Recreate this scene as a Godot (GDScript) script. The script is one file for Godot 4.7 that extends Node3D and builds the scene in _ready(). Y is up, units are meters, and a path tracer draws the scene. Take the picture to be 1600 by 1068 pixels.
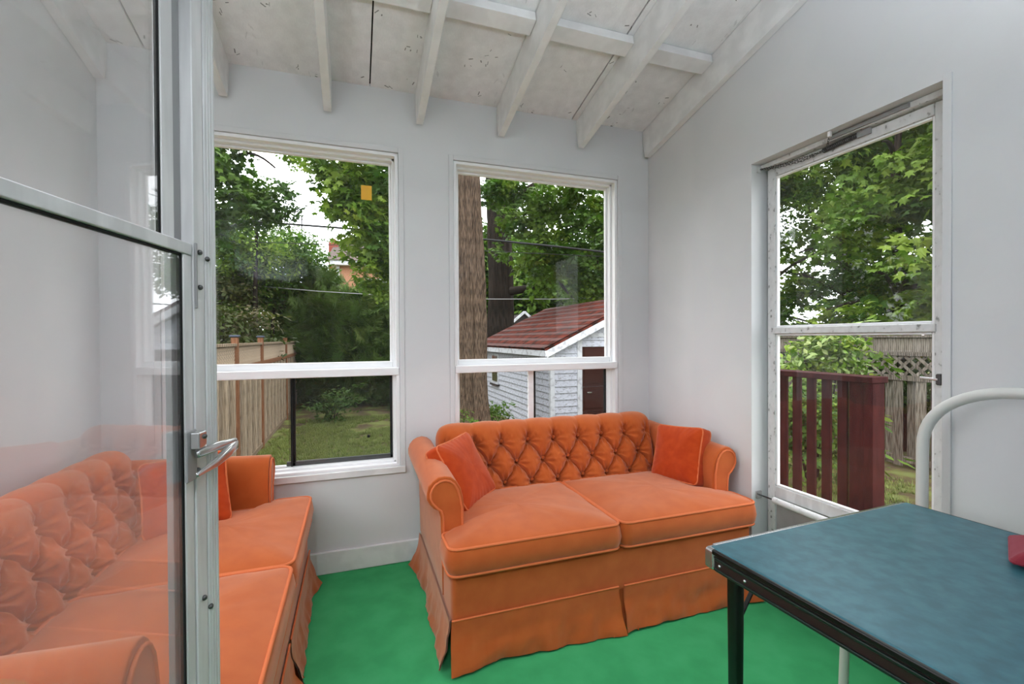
extends Node3D
# A painted sun porch with two rust velvet loveseats, a folding card table and a shady back yard.

const FOCAL := 715.3            # focal length in pixels of the 1600 x 1068 frame
const EYE := 1.25
const ZF := -2.627              # inner face of the far wall
const XR := 1.883               # inner face of the right-hand wall
const XL := -1.115              # inner face of the left-hand wall
const ZN := -0.05               # porch face of the house wall, behind the lens
const SLOPE := 0.235
const YARD := -0.8

var cam_basis: Basis
var rng := RandomNumberGenerator.new()
var M := {}
var used := {}

# ------------------------------------------------------------------ naming and tagging
func numbered(called: String) -> String:
	if not used.has(called):
		used[called] = 0
		return called
	used[called] += 1
	return "%s_%03d" % [called, used[called]]

func tag(o: Node, label: String, category: String, group := "", kind := "") -> Node:
	o.set_meta("label", label)
	o.set_meta("category", category)
	if group:
		o.set_meta("group", group)
	if kind:
		o.set_meta("kind", kind)
	return o

func base(called: String, at: Vector3, turn := 0.0) -> Node3D:
	var o := Node3D.new()
	o.name = numbered(called)
	add_child(o, true)
	o.position = at
	o.rotation.y = turn
	return o

func obj(called: String, mesh: Mesh, m: Material, parent: Node = null) -> MeshInstance3D:
	var o := MeshInstance3D.new()
	o.mesh = mesh
	o.material_override = m
	if parent == null:
		o.name = numbered(called)
		add_child(o, true)
	else:
		o.name = called
		parent.add_child(o, true)
	return o

func obj_at(called: String, mesh: Mesh, m: Material, parent: Node, at: Vector3, basis := Basis()) -> MeshInstance3D:
	var o := obj(called, mesh, m, parent)
	o.transform = Transform3D(basis, at)
	return o

# ------------------------------------------------------------------ rays through the photograph
func ray(px: float, py: float) -> Vector3:
	return cam_basis * Vector3((px - 800.0) / FOCAL, -(py - 534.0) / FOCAL, -1.0)

func ray_x(px, py, x) -> Vector3:
	var v := ray(px, py)
	return Vector3(0, EYE, 0) + v * (x / v.x)

func ray_y(px, py, y) -> Vector3:
	var v := ray(px, py)
	return Vector3(0, EYE, 0) + v * ((y - EYE) / v.y)

func ray_z(px, py, z) -> Vector3:
	var v := ray(px, py)
	return Vector3(0, EYE, 0) + v * (z / v.z)

func ray_d(px, py, depth) -> Vector3:
	return Vector3(0, EYE, 0) + ray(px, py) * depth

# ------------------------------------------------------------------ mesh helpers
func arrays_mesh(v: PackedVector3Array, n: PackedVector3Array, i: PackedInt32Array) -> ArrayMesh:
	var a := []
	a.resize(Mesh.ARRAY_MAX)
	a[Mesh.ARRAY_VERTEX] = v
	a[Mesh.ARRAY_NORMAL] = n
	a[Mesh.ARRAY_INDEX] = i
	var m := ArrayMesh.new()
	m.add_surface_from_arrays(Mesh.PRIMITIVE_TRIANGLES, a)
	return m

func smooth(v: PackedVector3Array, i: PackedInt32Array) -> ArrayMesh:
	var n := PackedVector3Array()
	n.resize(v.size())
	for k in range(0, i.size(), 3):
		var a := i[k]
		var b := i[k + 1]
		var c := i[k + 2]
		var f := (v[c] - v[a]).cross(v[b] - v[a])
		n[a] += f
		n[b] += f
		n[c] += f
	for k in n.size():
		n[k] = n[k].normalized() if n[k].length_squared() > 1e-20 else Vector3.UP
	return arrays_mesh(v, n, i)

func flat(tris: PackedVector3Array) -> ArrayMesh:
	var n := PackedVector3Array()
	var i := PackedInt32Array()
	for k in range(0, tris.size(), 3):
		var f := (tris[k + 2] - tris[k]).cross(tris[k + 1] - tris[k]).normalized()
		for j in 3:
			n.append(f)
			i.append(k + j)
	return arrays_mesh(tris, n, i)

# grid of rows x columns of points; wrap_u joins the last column to the first
func grid(p: Array, wrap := false) -> ArrayMesh:
	var v := PackedVector3Array()
	var idx := PackedInt32Array()
	var rows := p.size()
	var cols: int = p[0].size()
	for r in rows:
		v.append_array(p[r])
	for r in rows - 1:
		for c in (cols if wrap else cols - 1):
			var c2 := (c + 1) % cols
			var a := r * cols + c
			var b := r * cols + c2
			var d := (r + 1) * cols + c
			var e := (r + 1) * cols + c2
			idx.append_array([a, d, b, b, d, e])
	return smooth(v, idx)

# box collector: chamfered boxes with soft edges
class Boxes:
	var v := PackedVector3Array()
	var n := PackedVector3Array()
	var i := PackedInt32Array()
	func tri(a: int, b: int, c: int, out: Vector3) -> void:
		var f := (v[c] - v[a]).cross(v[b] - v[a])
		if f.dot(out) < 0:
			i.append_array([a, c, b])
		else:
			i.append_array([a, b, c])
	func add(t: Transform3D, size: Vector3, bevel := 0.003) -> void:
		var h := size * 0.5
		var bv: float = min(bevel, min(h.x, min(h.y, h.z)) * 0.8)
		var first := v.size()
		# vertex index: corner * 3 + axis
		for c in 8:
			var s := Vector3(1 if c & 1 else -1, 1 if c & 2 else -1, 1 if c & 4 else -1)
			for ax in 3:
				var q := h - Vector3(bv, bv, bv)
				q[ax] = h[ax]
				v.append(t * (q * s))
				var nn := Vector3()
				nn[ax] = s[ax]
				n.append((t.basis * nn).normalized())
		for ax in 3:
			var o1 := (ax + 1) % 3
			var o2 := (ax + 2) % 3
			for sg in 2:
				var cs := []
				for k in 4:
					cs.append((sg << ax) | ((k & 1) << o1) | ((k >> 1) << o2))
				var out := Vector3()
				out[ax] = 1 if sg else -1
				out = t.basis * out
				tri(first + cs[0] * 3 + ax, first + cs[1] * 3 + ax, first + cs[2] * 3 + ax, out)
				tri(first + cs[1] * 3 + ax, first + cs[3] * 3 + ax, first + cs[2] * 3 + ax, out)
			# edges along axis ax
			for k in 4:
				var lo := ((k & 1) << o1) | ((k >> 1) << o2)
				var hi := lo | (1 << ax)
				var out2 := Vector3()
				out2[o1] = 1 if k & 1 else -1
				out2[o2] = 1 if k >> 1 else -1
				out2 = t.basis * out2
				tri(first + lo * 3 + o1, first + hi * 3 + o1, first + lo * 3 + o2, out2)
				tri(first + hi * 3 + o1, first + hi * 3 + o2, first + lo * 3 + o2, out2)
		for c in 8:
			var s2 := t.basis * Vector3(1 if c & 1 else -1, 1 if c & 2 else -1, 1 if c & 4 else -1)
			tri(first + c * 3, first + c * 3 + 1, first + c * 3 + 2, s2)
	func span(lo: Vector3, hi: Vector3, bevel := 0.003) -> void:
		add(Transform3D(Basis(), (lo + hi) * 0.5), (hi - lo).abs(), bevel)
	func mesh() -> ArrayMesh:
		var a := []
		a.resize(Mesh.ARRAY_MAX)
		a[Mesh.ARRAY_VERTEX] = v
		a[Mesh.ARRAY_NORMAL] = n
		a[Mesh.ARRAY_INDEX] = i
		var m := ArrayMesh.new()
		m.add_surface_from_arrays(Mesh.PRIMITIVE_TRIANGLES, a)
		return m

func cbox(size: Vector3, bevel := 0.003) -> ArrayMesh:
	var b := Boxes.new()
	b.add(Transform3D(), size, bevel)
	return b.mesh()

# a box part given by its two corners, its node at the middle of the box
func slab(called: String, lo: Vector3, hi: Vector3, m: Material, parent: Node, bevel := 0.003) -> MeshInstance3D:
	return obj_at(called, cbox((hi - lo).abs(), bevel), m, parent, (lo + hi) * 0.5)

# a sheet of glass or mesh across the middle of a thin box
func sheet(called: String, lo: Vector3, hi: Vector3, m: Material, parent: Node) -> MeshInstance3D:
	var h := (hi - lo).abs() * 0.5
	var a := Vector3(h.x, 0, 0)
	var b := Vector3(0, h.y, 0)
	if h.x < h.z:
		a = Vector3(0, 0, h.z)
	return obj_at(called, flat(PackedVector3Array([-a - b, a + b, a - b, -a - b, -a + b, a + b])), m, parent, (lo + hi) * 0.5)

# a bar of square section from a to b
func look_basis(a: Vector3, b: Vector3, up := Vector3.UP) -> Basis:
	var d := (b - a).normalized()
	if absf(d.dot(up)) > 0.999:
		up = Vector3.RIGHT
	var x := up.cross(d).normalized()
	return Basis(x, d.cross(x).normalized(), d)

func bar(called: String, a: Vector3, b: Vector3, w: float, h: float, m: Material, parent: Node, bevel := 0.003) -> MeshInstance3D:
	return obj_at(called, cbox(Vector3(w, h, a.distance_to(b)), bevel), m, parent, (a + b) * 0.5, look_basis(a, b))

func tube_points(p: PackedVector3Array, radius: float, sides := 10, closed := false, radii := PackedFloat32Array()) -> ArrayMesh:
	var v := PackedVector3Array()
	var idx := PackedInt32Array()
	var cnt := p.size()
	var up := Vector3.UP
	for k in cnt:
		var a := p[(k - 1 + cnt) % cnt] if (closed or k > 0) else p[k]
		var b := p[(k + 1) % cnt] if (closed or k < cnt - 1) else p[k]
		var d := (b - a).normalized()
		if k == 0 and absf(d.dot(up)) > 0.9:
			up = Vector3.RIGHT
		var x := up.cross(d).normalized()
		var y := d.cross(x).normalized()
		up = y
		var r := radii[k] if radii.size() else radius
		for s in sides:
			var t := TAU * s / sides
			v.append(p[k] + (x * cos(t) + y * sin(t)) * r)
	for k in (cnt if closed else cnt - 1):
		var k2 := (k + 1) % cnt
		for s in sides:
			var s2 := (s + 1) % sides
			idx.append_array([k * sides + s, k * sides + s2, k2 * sides + s, k * sides + s2, k2 * sides + s2, k2 * sides + s])
	if not closed:
		for e in 2:
			var k := 0 if e == 0 else cnt - 1
			v.append(p[k])
			for s in sides:
				var s2 := (s + 1) % sides
				if e == 0:
					idx.append_array([v.size() - 1, k * sides + s2, k * sides + s])
				else:
					idx.append_array([v.size() - 1, k * sides + s, k * sides + s2])
	return smooth(v, idx)

func tube(called: String, p: PackedVector3Array, radius: float, m: Material, parent: Node, sides := 10, closed := false) -> MeshInstance3D:
	return obj(called, tube_points(p, radius, sides, closed), m, parent)

func round_poly(p: PackedVector2Array, rad: PackedFloat32Array, seg := 6, step := 0.03) -> PackedVector2Array:
	var o := PackedVector2Array()
	var cnt := p.size()
	for k in cnt:
		var a := p[(k - 1 + cnt) % cnt]
		var b := p[k]
		var c := p[(k + 1) % cnt]
		var r := rad[k]
		var p0 := b + (a - b).normalized() * r
		var p1 := b + (c - b).normalized() * r
		for s in seg + 1:
			var t := float(s) / seg
			o.append(p0.lerp(b, t).lerp(b.lerp(p1, t), t))
		var nxt := c + (b - c).normalized() * rad[(k + 1) % cnt]
		var n := int(p1.distance_to(nxt) / step)
		for s in range(1, n):
			o.append(p1.lerp(nxt, float(s) / n))
	return o

func prism(poly: PackedVector2Array, z0: float, z1: float) -> ArrayMesh:
	var t := PackedVector3Array()
	if Geometry2D.is_polygon_clockwise(poly):
		poly.reverse()
	var idx := Geometry2D.triangulate_polygon(poly)
	for k in range(0, idx.size(), 3):
		var a := poly[idx[k]]
		var b := poly[idx[k + 1]]
		var c := poly[idx[k + 2]]
		if (b - a).cross(c - a) < 0:
			var s := b
			b = c
			c = s
		t.append_array([Vector3(a.x, a.y, z1), Vector3(c.x, c.y, z1), Vector3(b.x, b.y, z1)])
		t.append_array([Vector3(a.x, a.y, z0), Vector3(b.x, b.y, z0), Vector3(c.x, c.y, z0)])
	for k in poly.size():
		var a := poly[k]
		var b := poly[(k + 1) % poly.size()]
		t.append_array([Vector3(a.x, a.y, z0), Vector3(a.x, a.y, z1), Vector3(b.x, b.y, z1)])
		t.append_array([Vector3(a.x, a.y, z0), Vector3(b.x, b.y, z1), Vector3(b.x, b.y, z0)])
	return flat(t)

# ------------------------------------------------------------------ materials
func noise_tex(freq: float, c: Array, at: Array, size := 512, kind := FastNoiseLite.TYPE_SIMPLEX_SMOOTH, seed_ := 1, octaves := 4) -> NoiseTexture2D:
	var n := FastNoiseLite.new()
	n.noise_type = kind
	n.frequency = freq
	n.seed = seed_
	n.fractal_octaves = octaves
	var t := NoiseTexture2D.new()
	t.width = size
	t.height = size
	t.seamless = true
	t.noise = n
	var g := Gradient.new()
	g.offsets = PackedFloat32Array(at)
	g.colors = PackedColorArray(c)
	t.color_ramp = g
	return t

func mat(c: Color, rough := 0.6, metal := 0.0) -> StandardMaterial3D:
	var m := StandardMaterial3D.new()
	m.albedo_color = c
	m.roughness = rough
	m.metallic = metal
	return m

func tri(m: StandardMaterial3D, t: Texture2D, scale: Vector3, world := true) -> StandardMaterial3D:
	m.albedo_texture = t
	m.uv1_triplanar = true
	m.uv1_world_triplanar = world
	m.uv1_scale = scale
	return m

func bump(m: StandardMaterial3D, t: Texture2D, cm: float) -> StandardMaterial3D:
	m.heightmap_enabled = true
	m.heightmap_texture = t
	m.heightmap_scale = cm
	return m

func glass(c: Color) -> StandardMaterial3D:
	var m := mat(c, 0.02)
	m.transparency = BaseMaterial3D.TRANSPARENCY_ALPHA
	m.metallic_specular = 0.5
	return m

func g(v: float, a := 1.0) -> Color:
	return Color(v, v, v, a)

func make_materials() -> void:
	var grain := noise_tex(0.03, [g(0.35), g(0.65)], [0.0, 1.0], 512, FastNoiseLite.TYPE_SIMPLEX, 3, 5)
	M.wall = tri(mat(g(1.0), 0.55), noise_tex(0.006, [Color(0.845, 0.85, 0.855), Color(0.865, 0.868, 0.872)], [0.3, 0.7], 256, FastNoiseLite.TYPE_SIMPLEX, 4, 3), Vector3(0.7, 0.7, 0.7))
	M.white = tri(mat(g(1.0), 0.45), noise_tex(0.02, [Color(0.89, 0.89, 0.89), Color(0.93, 0.93, 0.93)], [0.3, 0.7], 256, FastNoiseLite.TYPE_SIMPLEX, 7, 4), Vector3(1, 1, 1))
	M.vinyl = mat(Color(0.97, 0.97, 0.975), 0.3)
	M.ceiling = tri(mat(g(1.0), 0.7), ceiling_texture(), Vector3(0.82, 0.82, 0.82))
	M.black = mat(g(0.03), 0.9)
	M.alu = tri(mat(g(1.0), 0.42, 0.05), noise_tex(0.02, [g(0.82), g(0.88)], [0.3, 0.7], 256, FastNoiseLite.TYPE_SIMPLEX, 9, 4), Vector3(3, 0.5, 3), false)
	M.alu_dark = mat(g(0.60), 0.5, 0.2)
	M.chrome = mat(g(0.80), 0.2, 0.9)
	M.steel = mat(g(0.35), 0.4, 0.8)
	M.door_paint = tri(mat(g(1.0), 0.5), noise_tex(0.03, [Color(0.55, 0.55, 0.54), Color(0.84, 0.84, 0.84), Color(0.88, 0.88, 0.88)], [0.10, 0.22, 0.8], 512, FastNoiseLite.TYPE_SIMPLEX, 11, 5), Vector3(1.6, 1.0, 1.6))
	M.kick = tri(mat(g(1.0), 0.5, 0.3), noise_tex(0.008, [g(0.60), g(0.75)], [0.3, 0.7], 256, FastNoiseLite.TYPE_SIMPLEX, 12, 4), Vector3(1, 1, 1))
	M.pane = glass(Color(0.9, 0.92, 0.92, 0.008))
	M.pane.metallic_specular = 0.27
	M.pane_door = glass(Color(0.85, 0.86, 0.86, 0.022))
	M.pane_door.metallic_specular = 0.5
	M.pane_storm = glass(Color(0.82, 0.83, 0.84, 0.055))
	M.pane_storm.metallic_specular = 0.6
	M.screen = mat(Color(0.13, 0.13, 0.13, 0.34), 0.8)
	M.screen.transparency = BaseMaterial3D.TRANSPARENCY_ALPHA
	# velvet
	var nap := noise_tex(0.012, [Color(0.705, 0.36, 0.172), Color(0.725, 0.38, 0.187), Color(0.745, 0.40, 0.202)], [0.15, 0.5, 0.85], 512, FastNoiseLite.TYPE_SIMPLEX_SMOOTH, 21, 5)
	var pile := noise_tex(0.12, [g(0.3), g(0.7)], [0.2, 0.8], 512, FastNoiseLite.TYPE_SIMPLEX, 22, 3)
	M.velvet = tri(mat(g(1.0), 0.75), nap, Vector3(1.4, 1.4, 1.4), false)
	M.velvet.rim_enabled = true
	M.velvet.rim = 0.75
	M.velvet.rim_tint = 1.0
	M.velvet.albedo_color = Color(1.0, 0.93, 0.86)
	M.velvet.metallic_specular = 0.2
	var nap2 := noise_tex(0.012, [Color(0.67, 0.245, 0.085), Color(0.70, 0.27, 0.10), Color(0.73, 0.295, 0.115)], [0.15, 0.5, 0.85], 512, FastNoiseLite.TYPE_SIMPLEX_SMOOTH, 23, 5)
	M.velvet_deep = tri(mat(g(1.0), 0.75), nap2, Vector3(2.4, 2.4, 2.4), false)
	M.velvet_deep.rim_enabled = true
	M.velvet_deep.rim = 0.5
	M.velvet_deep.rim_tint = 1.0
	M.velvet_deep.albedo_color = Color(1.0, 0.93, 0.86)
	M.velvet_deep.metallic_specular = 0.2
	M.piping = mat(Color(0.82, 0.42, 0.22), 0.7)
	# green outdoor carpet
	M.carpet = tri(mat(g(1.0), 0.9), noise_tex(0.01, [Color(0.245, 0.615, 0.385), Color(0.26, 0.64, 0.405), Color(0.28, 0.66, 0.425)], [0.15, 0.5, 0.85], 512, FastNoiseLite.TYPE_SIMPLEX, 31, 6), Vector3(0.9, 0.9, 0.9))
	M.carpet.metallic_specular = 0.15
	# table
	M.tabletop = tri(mat(g(1.0), 0.38), noise_tex(0.02, [Color(0.185, 0.375, 0.425), Color(0.21, 0.41, 0.46), Color(0.24, 0.445, 0.49)], [0.2, 0.5, 0.8], 512, FastNoiseLite.TYPE_SIMPLEX, 41, 6), Vector3(1.5, 1.5, 1.5))
	M.table_black = mat(Color(0.035, 0.05, 0.05), 0.3)
	M.table_green = mat(Color(0.05, 0.13, 0.105), 0.35)
	M.table_maroon = mat(Color(0.14, 0.055, 0.055), 0.5)
	M.chair_white = mat(Color(0.86, 0.86, 0.84), 0.35)
	M.crimson = mat(Color(0.50, 0.05, 0.14), 0.8)
	M.crimson.rim_enabled = true
	M.yellow = mat(Color(0.90, 0.68, 0.08), 0.6)
	# outdoors
	var streak := noise_tex(0.02, [g(0.2), g(0.8)], [0.2, 0.8], 512, FastNoiseLite.TYPE_SIMPLEX, 51, 5)
	M.cedar = []
	for k in 3:
		var c: Color = [Color(0.60, 0.525, 0.44), Color(0.66, 0.585, 0.50), Color(0.53, 0.465, 0.395)][k]
		M.cedar.append(bump(tri(mat(g(1.0), 0.85), noise_tex(0.02, [c.darkened(0.4), c, c.lightened(0.15)], [0.2, 0.5, 0.85], 256, FastNoiseLite.TYPE_SIMPLEX, 52 + k, 5), Vector3(9, 0.5, 9)), streak, 0.2))
	M.cedar_red = bump(tri(mat(g(1.0), 0.85), noise_tex(0.02, [Color(0.43, 0.29, 0.21), Color(0.54, 0.385, 0.29)], [0.2, 0.8], 256, FastNoiseLite.TYPE_SIMPLEX, 56, 5), Vector3(9, 0.5, 9)), streak, 0.2)
	M.cap = mat(Color(0.20, 0.23, 0.29), 0.6)
	M.greywood = []
	for k in 3:
		var c: Color = [Color(0.47, 0.435, 0.395), Color(0.42, 0.385, 0.345), Color(0.52, 0.485, 0.44)][k]
		M.greywood.append(bump(tri(mat(g(1.0), 0.9), noise_tex(0.02, [c.darkened(0.35), c, c.lightened(0.15)], [0.2, 0.5, 0.85], 256, FastNoiseLite.TYPE_SIMPLEX, 57 + k, 5), Vector3(9, 0.5, 9)), streak, 0.25))
	M.maroon = tri(mat(g(1.0), 0.55), noise_tex(0.02, [Color(0.20, 0.085, 0.09), Color(0.26, 0.115, 0.115)], [0.2, 0.8], 256, FastNoiseLite.TYPE_SIMPLEX, 61, 5), Vector3(4, 1, 4))
	M.maroon_worn = tri(mat(g(1.0), 0.7), noise_tex(0.02, [Color(0.42, 0.20, 0.18), Color(0.55, 0.32, 0.28)], [0.2, 0.8], 256, FastNoiseLite.TYPE_SIMPLEX, 62, 5), Vector3(4, 4, 4))
	M.siding = tri(mat(g(1.0), 0.6), noise_tex(0.02, [Color(0.46, 0.44, 0.42), Color(0.70, 0.71, 0.75), Color(0.76, 0.77, 0.81)], [0.12, 0.30, 0.8], 512, FastNoiseLite.TYPE_SIMPLEX, 63, 6), Vector3(0.8, 1.6, 0.8))
	M.trim_white = tri(mat(g(1.0), 0.6), noise_tex(0.02, [Color(0.68, 0.68, 0.70), Color(0.80, 0.81, 0.83)], [0.2, 0.5], 256, FastNoiseLite.TYPE_SIMPLEX, 64, 5), Vector3(1, 1, 1))
	M.shingle_red = bump(tri(mat(g(1.0), 0.9), noise_tex(0.012, [Color(0.17, 0.12, 0.10), Color(0.33, 0.15, 0.115), Color(0.40, 0.20, 0.16)], [0.25, 0.45, 0.8], 512, FastNoiseLite.TYPE_SIMPLEX, 65, 6), Vector3(0.5, 0.5, 0.5)), streak, 0.6)
	M.shingle_dark = M.shingle_red.duplicate()
	M.shingle_dark.albedo_color = g(0.88)
	M.garage_brown = mat(Color(0.23, 0.125, 0.10), 0.5)
	M.dark_glass = mat(Color(0.06, 0.07, 0.08), 0.08)
	M.peach = tri(mat(g(1.0), 0.9), noise_tex(0.05, [Color(0.58, 0.41, 0.32), Color(0.70, 0.53, 0.42)], [0.2, 0.8], 256, FastNoiseLite.TYPE_SIMPLEX, 66, 4), Vector3(0.8, 3, 0.8))
	M.roof_grey = tri(mat(g(1.0), 0.9), noise_tex(0.05, [Color(0.30, 0.26, 0.25), Color(0.40, 0.36, 0.34)], [0.2, 0.8], 256, FastNoiseLite.TYPE_SIMPLEX, 67, 4), Vector3(0.8, 0.8, 0.8))
	M.brick_red = mat(Color(0.50, 0.25, 0.20), 0.9)
	M.shed_dark = mat(Color(0.16, 0.13, 0.12), 0.8)
	M.bark = bump(tri(mat(g(1.0), 0.95), noise_tex(0.02, [Color(0.17, 0.14, 0.12), Color(0.36, 0.30, 0.25), Color(0.47, 0.40, 0.34)], [0.2, 0.5, 0.85], 512, FastNoiseLite.TYPE_SIMPLEX, 68, 6), Vector3(6.0, 0.5, 6.0)), streak, 1.2)
	M.bark_dark = bump(tri(mat(g(1.0), 0.95), noise_tex(0.02, [Color(0.10, 0.085, 0.075), Color(0.22, 0.19, 0.165)], [0.2, 0.8], 256, FastNoiseLite.TYPE_SIMPLEX, 69, 5), Vector3(5.0, 0.3, 5.0)), streak, 0.4)
	M.lawn = tri(mat(g(1.0), 0.95), noise_tex(0.012, [Color(0.33, 0.285, 0.225), Color(0.37, 0.345, 0.235), Color(0.40, 0.41, 0.24), Color(0.44, 0.47, 0.28)], [0.25, 0.42, 0.58, 0.8], 512, FastNoiseLite.TYPE_SIMPLEX, 70, 6), Vector3(0.22, 0.22, 0.22))
	for m in M.cedar + M.greywood + [M.cedar_red, M.siding, M.trim_white, M.shingle_red, M.peach, M.roof_grey, M.bark, M.bark_dark, M.lawn, M.garage_brown, M.maroon, M.maroon_worn]:
		m.metallic_specular = 0.15
	M.wire = mat(g(0.05), 0.6)
	M.wire_pale = mat(g(0.62), 0.5)
	M.leaf = leaf_mat(Color(0.62, 0.75, 0.18))
	M.needle = leaf_mat(Color(0.40, 0.5, 0.16))
	M.fill_lamp_body = mat(g(0.85), 0.4)
	M.fill_lamp_glow = mat(g(0.95), 0.5)  # glow of the added, unseen fill lights
	M.fill_lamp_glow.emission_enabled = true
	M.fill_lamp_glow.emission = Color(0.965, 0.98, 1.0)
	M.fill_lamp_glow.emission_energy_multiplier = 4.0

func leaf_mat(back: Color) -> StandardMaterial3D:
	var m := mat(g(1.0), 0.55)
	m.vertex_color_use_as_albedo = true
	m.backlight_enabled = true
	m.backlight = back
	m.metallic_specular = 0.3
	return m

# whitewashed sheathing: brush-thin patches, dark nail marks and dabs of filler
func ceiling_texture() -> ImageTexture:
	var s := 1024
	var im := Image.create(s, s, false, Image.FORMAT_RGB8)
	var n := FastNoiseLite.new()
	n.seed = 5
	n.frequency = 0.012
	n.fractal_octaves = 5
	var fine := FastNoiseLite.new()
	fine.seed = 6
	fine.frequency = 0.16
	for y in s:
		for x in s:
			var v := 0.925 + n.get_noise_2d(x, y) * 0.045 + fine.get_noise_2d(x, y * 0.35) * 0.022
			im.set_pixel(x, y, Color(v, v, v * 1.002))
	var r := RandomNumberGenerator.new()
	r.seed = 77
	for k in 64:
		var cx := r.randi_range(60, s - 61)
		var cy := r.randi_range(60, s - 61)
		var rad := r.randf_range(18, 46)
		for y in range(-50, 51):
			for x in range(-50, 51):
				var d := sqrt(x * x + y * y * 1.4) / rad + n.get_noise_2d((cx + x) * 3.0, (cy + y) * 3.0) * 0.5
				if d < 1.0:
					var c := im.get_pixel(cx + x, cy + y)
					im.set_pixel(cx + x, cy + y, c.lerp(Color(0.95, 0.95, 0.95), 0.6))
		for q in r.randi_range(1, 3):
			var qx := cx + r.randi_range(-26, 26)
			var qy := cy + r.randi_range(-20, 20)
			var ln := r.randi_range(3, 20)
			var ang := r.randf() * TAU
			var wd := r.randi_range(2, 4)
			for t in ln:
				if r.randf() < 0.2:
					continue
				var ix := int(qx + cos(ang) * t)
				var iy := int(qy + sin(ang) * t)
				im.fill_rect(Rect2i(ix, iy, wd, wd), g(r.randf_range(0.25, 0.5)))
	return ImageTexture.create_from_image(im)

# ------------------------------------------------------------------ scene
func _ready() -> void:
	rng.seed = 20240611
	camera_and_light()
	make_materials()
	room()
	window_unit("window_1", -0.878, 0.24, "white two-tier window looking onto the cedar fence and lawn", 0.015, M.black)
	window_unit("window_2", 0.551, 1.646, "white two-tier window behind the loveseat, looking onto the garage", -0.001, M.vinyl)
	added_side_window()
	screen_door()
	glass_door()
	furniture()
	added_wall_lights()
	added_hall_light()
	yard()

func camera_and_light() -> void:
	var cam := Camera3D.new()
	cam.name = "camera"
	add_child(cam)
	cam.position = Vector3(0, EYE, 0)
	cam.rotation = Vector3(-0.00903, -0.33194, -0.005526)
	cam.fov = rad_to_deg(2.0 * atan(534.0 / FOCAL))
	cam.near = 0.05
	cam.far = 300.0
	cam.current = true
	cam_basis = Basis.from_euler(cam.rotation)
	var sky_mat := ProceduralSkyMaterial.new()
	sky_mat.sky_top_color = Color(0.95, 0.96, 0.97)
	sky_mat.sky_horizon_color = Color(0.90, 0.915, 0.935)
	sky_mat.ground_bottom_color = Color(0.25, 0.26, 0.22)
	sky_mat.ground_horizon_color = Color(0.5, 0.52, 0.5)
	sky_mat.sky_energy_multiplier = 2.2
	sky_mat.ground_energy_multiplier = 1.0
	var env := Environment.new()
	env.background_mode = Environment.BG_SKY
	env.sky = Sky.new()
	env.sky.sky_material = sky_mat
	env.tonemap_mode = Environment.TONE_MAPPER_LINEAR
	env.tonemap_exposure = 0.84
	env.sdfgi_enabled = true
	env.ssao_enabled = true
	env.ssil_enabled = true
	var we := WorldEnvironment.new()
	we.name = "world"
	we.environment = env
	add_child(we)

func roof_y(z: float) -> float:
	return 2.627 + SLOPE * (z - ZF)

# walls that run along the room: outlines in (depth, height), pushed out sideways
func side_wall(called: String, polys: Array, x0: float, x1: float, label: String) -> void:
	var all := PackedVector3Array()
	for p in polys:
		var m := prism(PackedVector2Array(p), x0, x1)
		var a := m.surface_get_arrays(0)
		for k in a[Mesh.ARRAY_INDEX]:
			all.append(a[Mesh.ARRAY_VERTEX][k])
	var o := obj(called, flat(all), M.wall)
	o.rotation.y = PI / 2
	tag(o, label, "wall", "", "structure")

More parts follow.
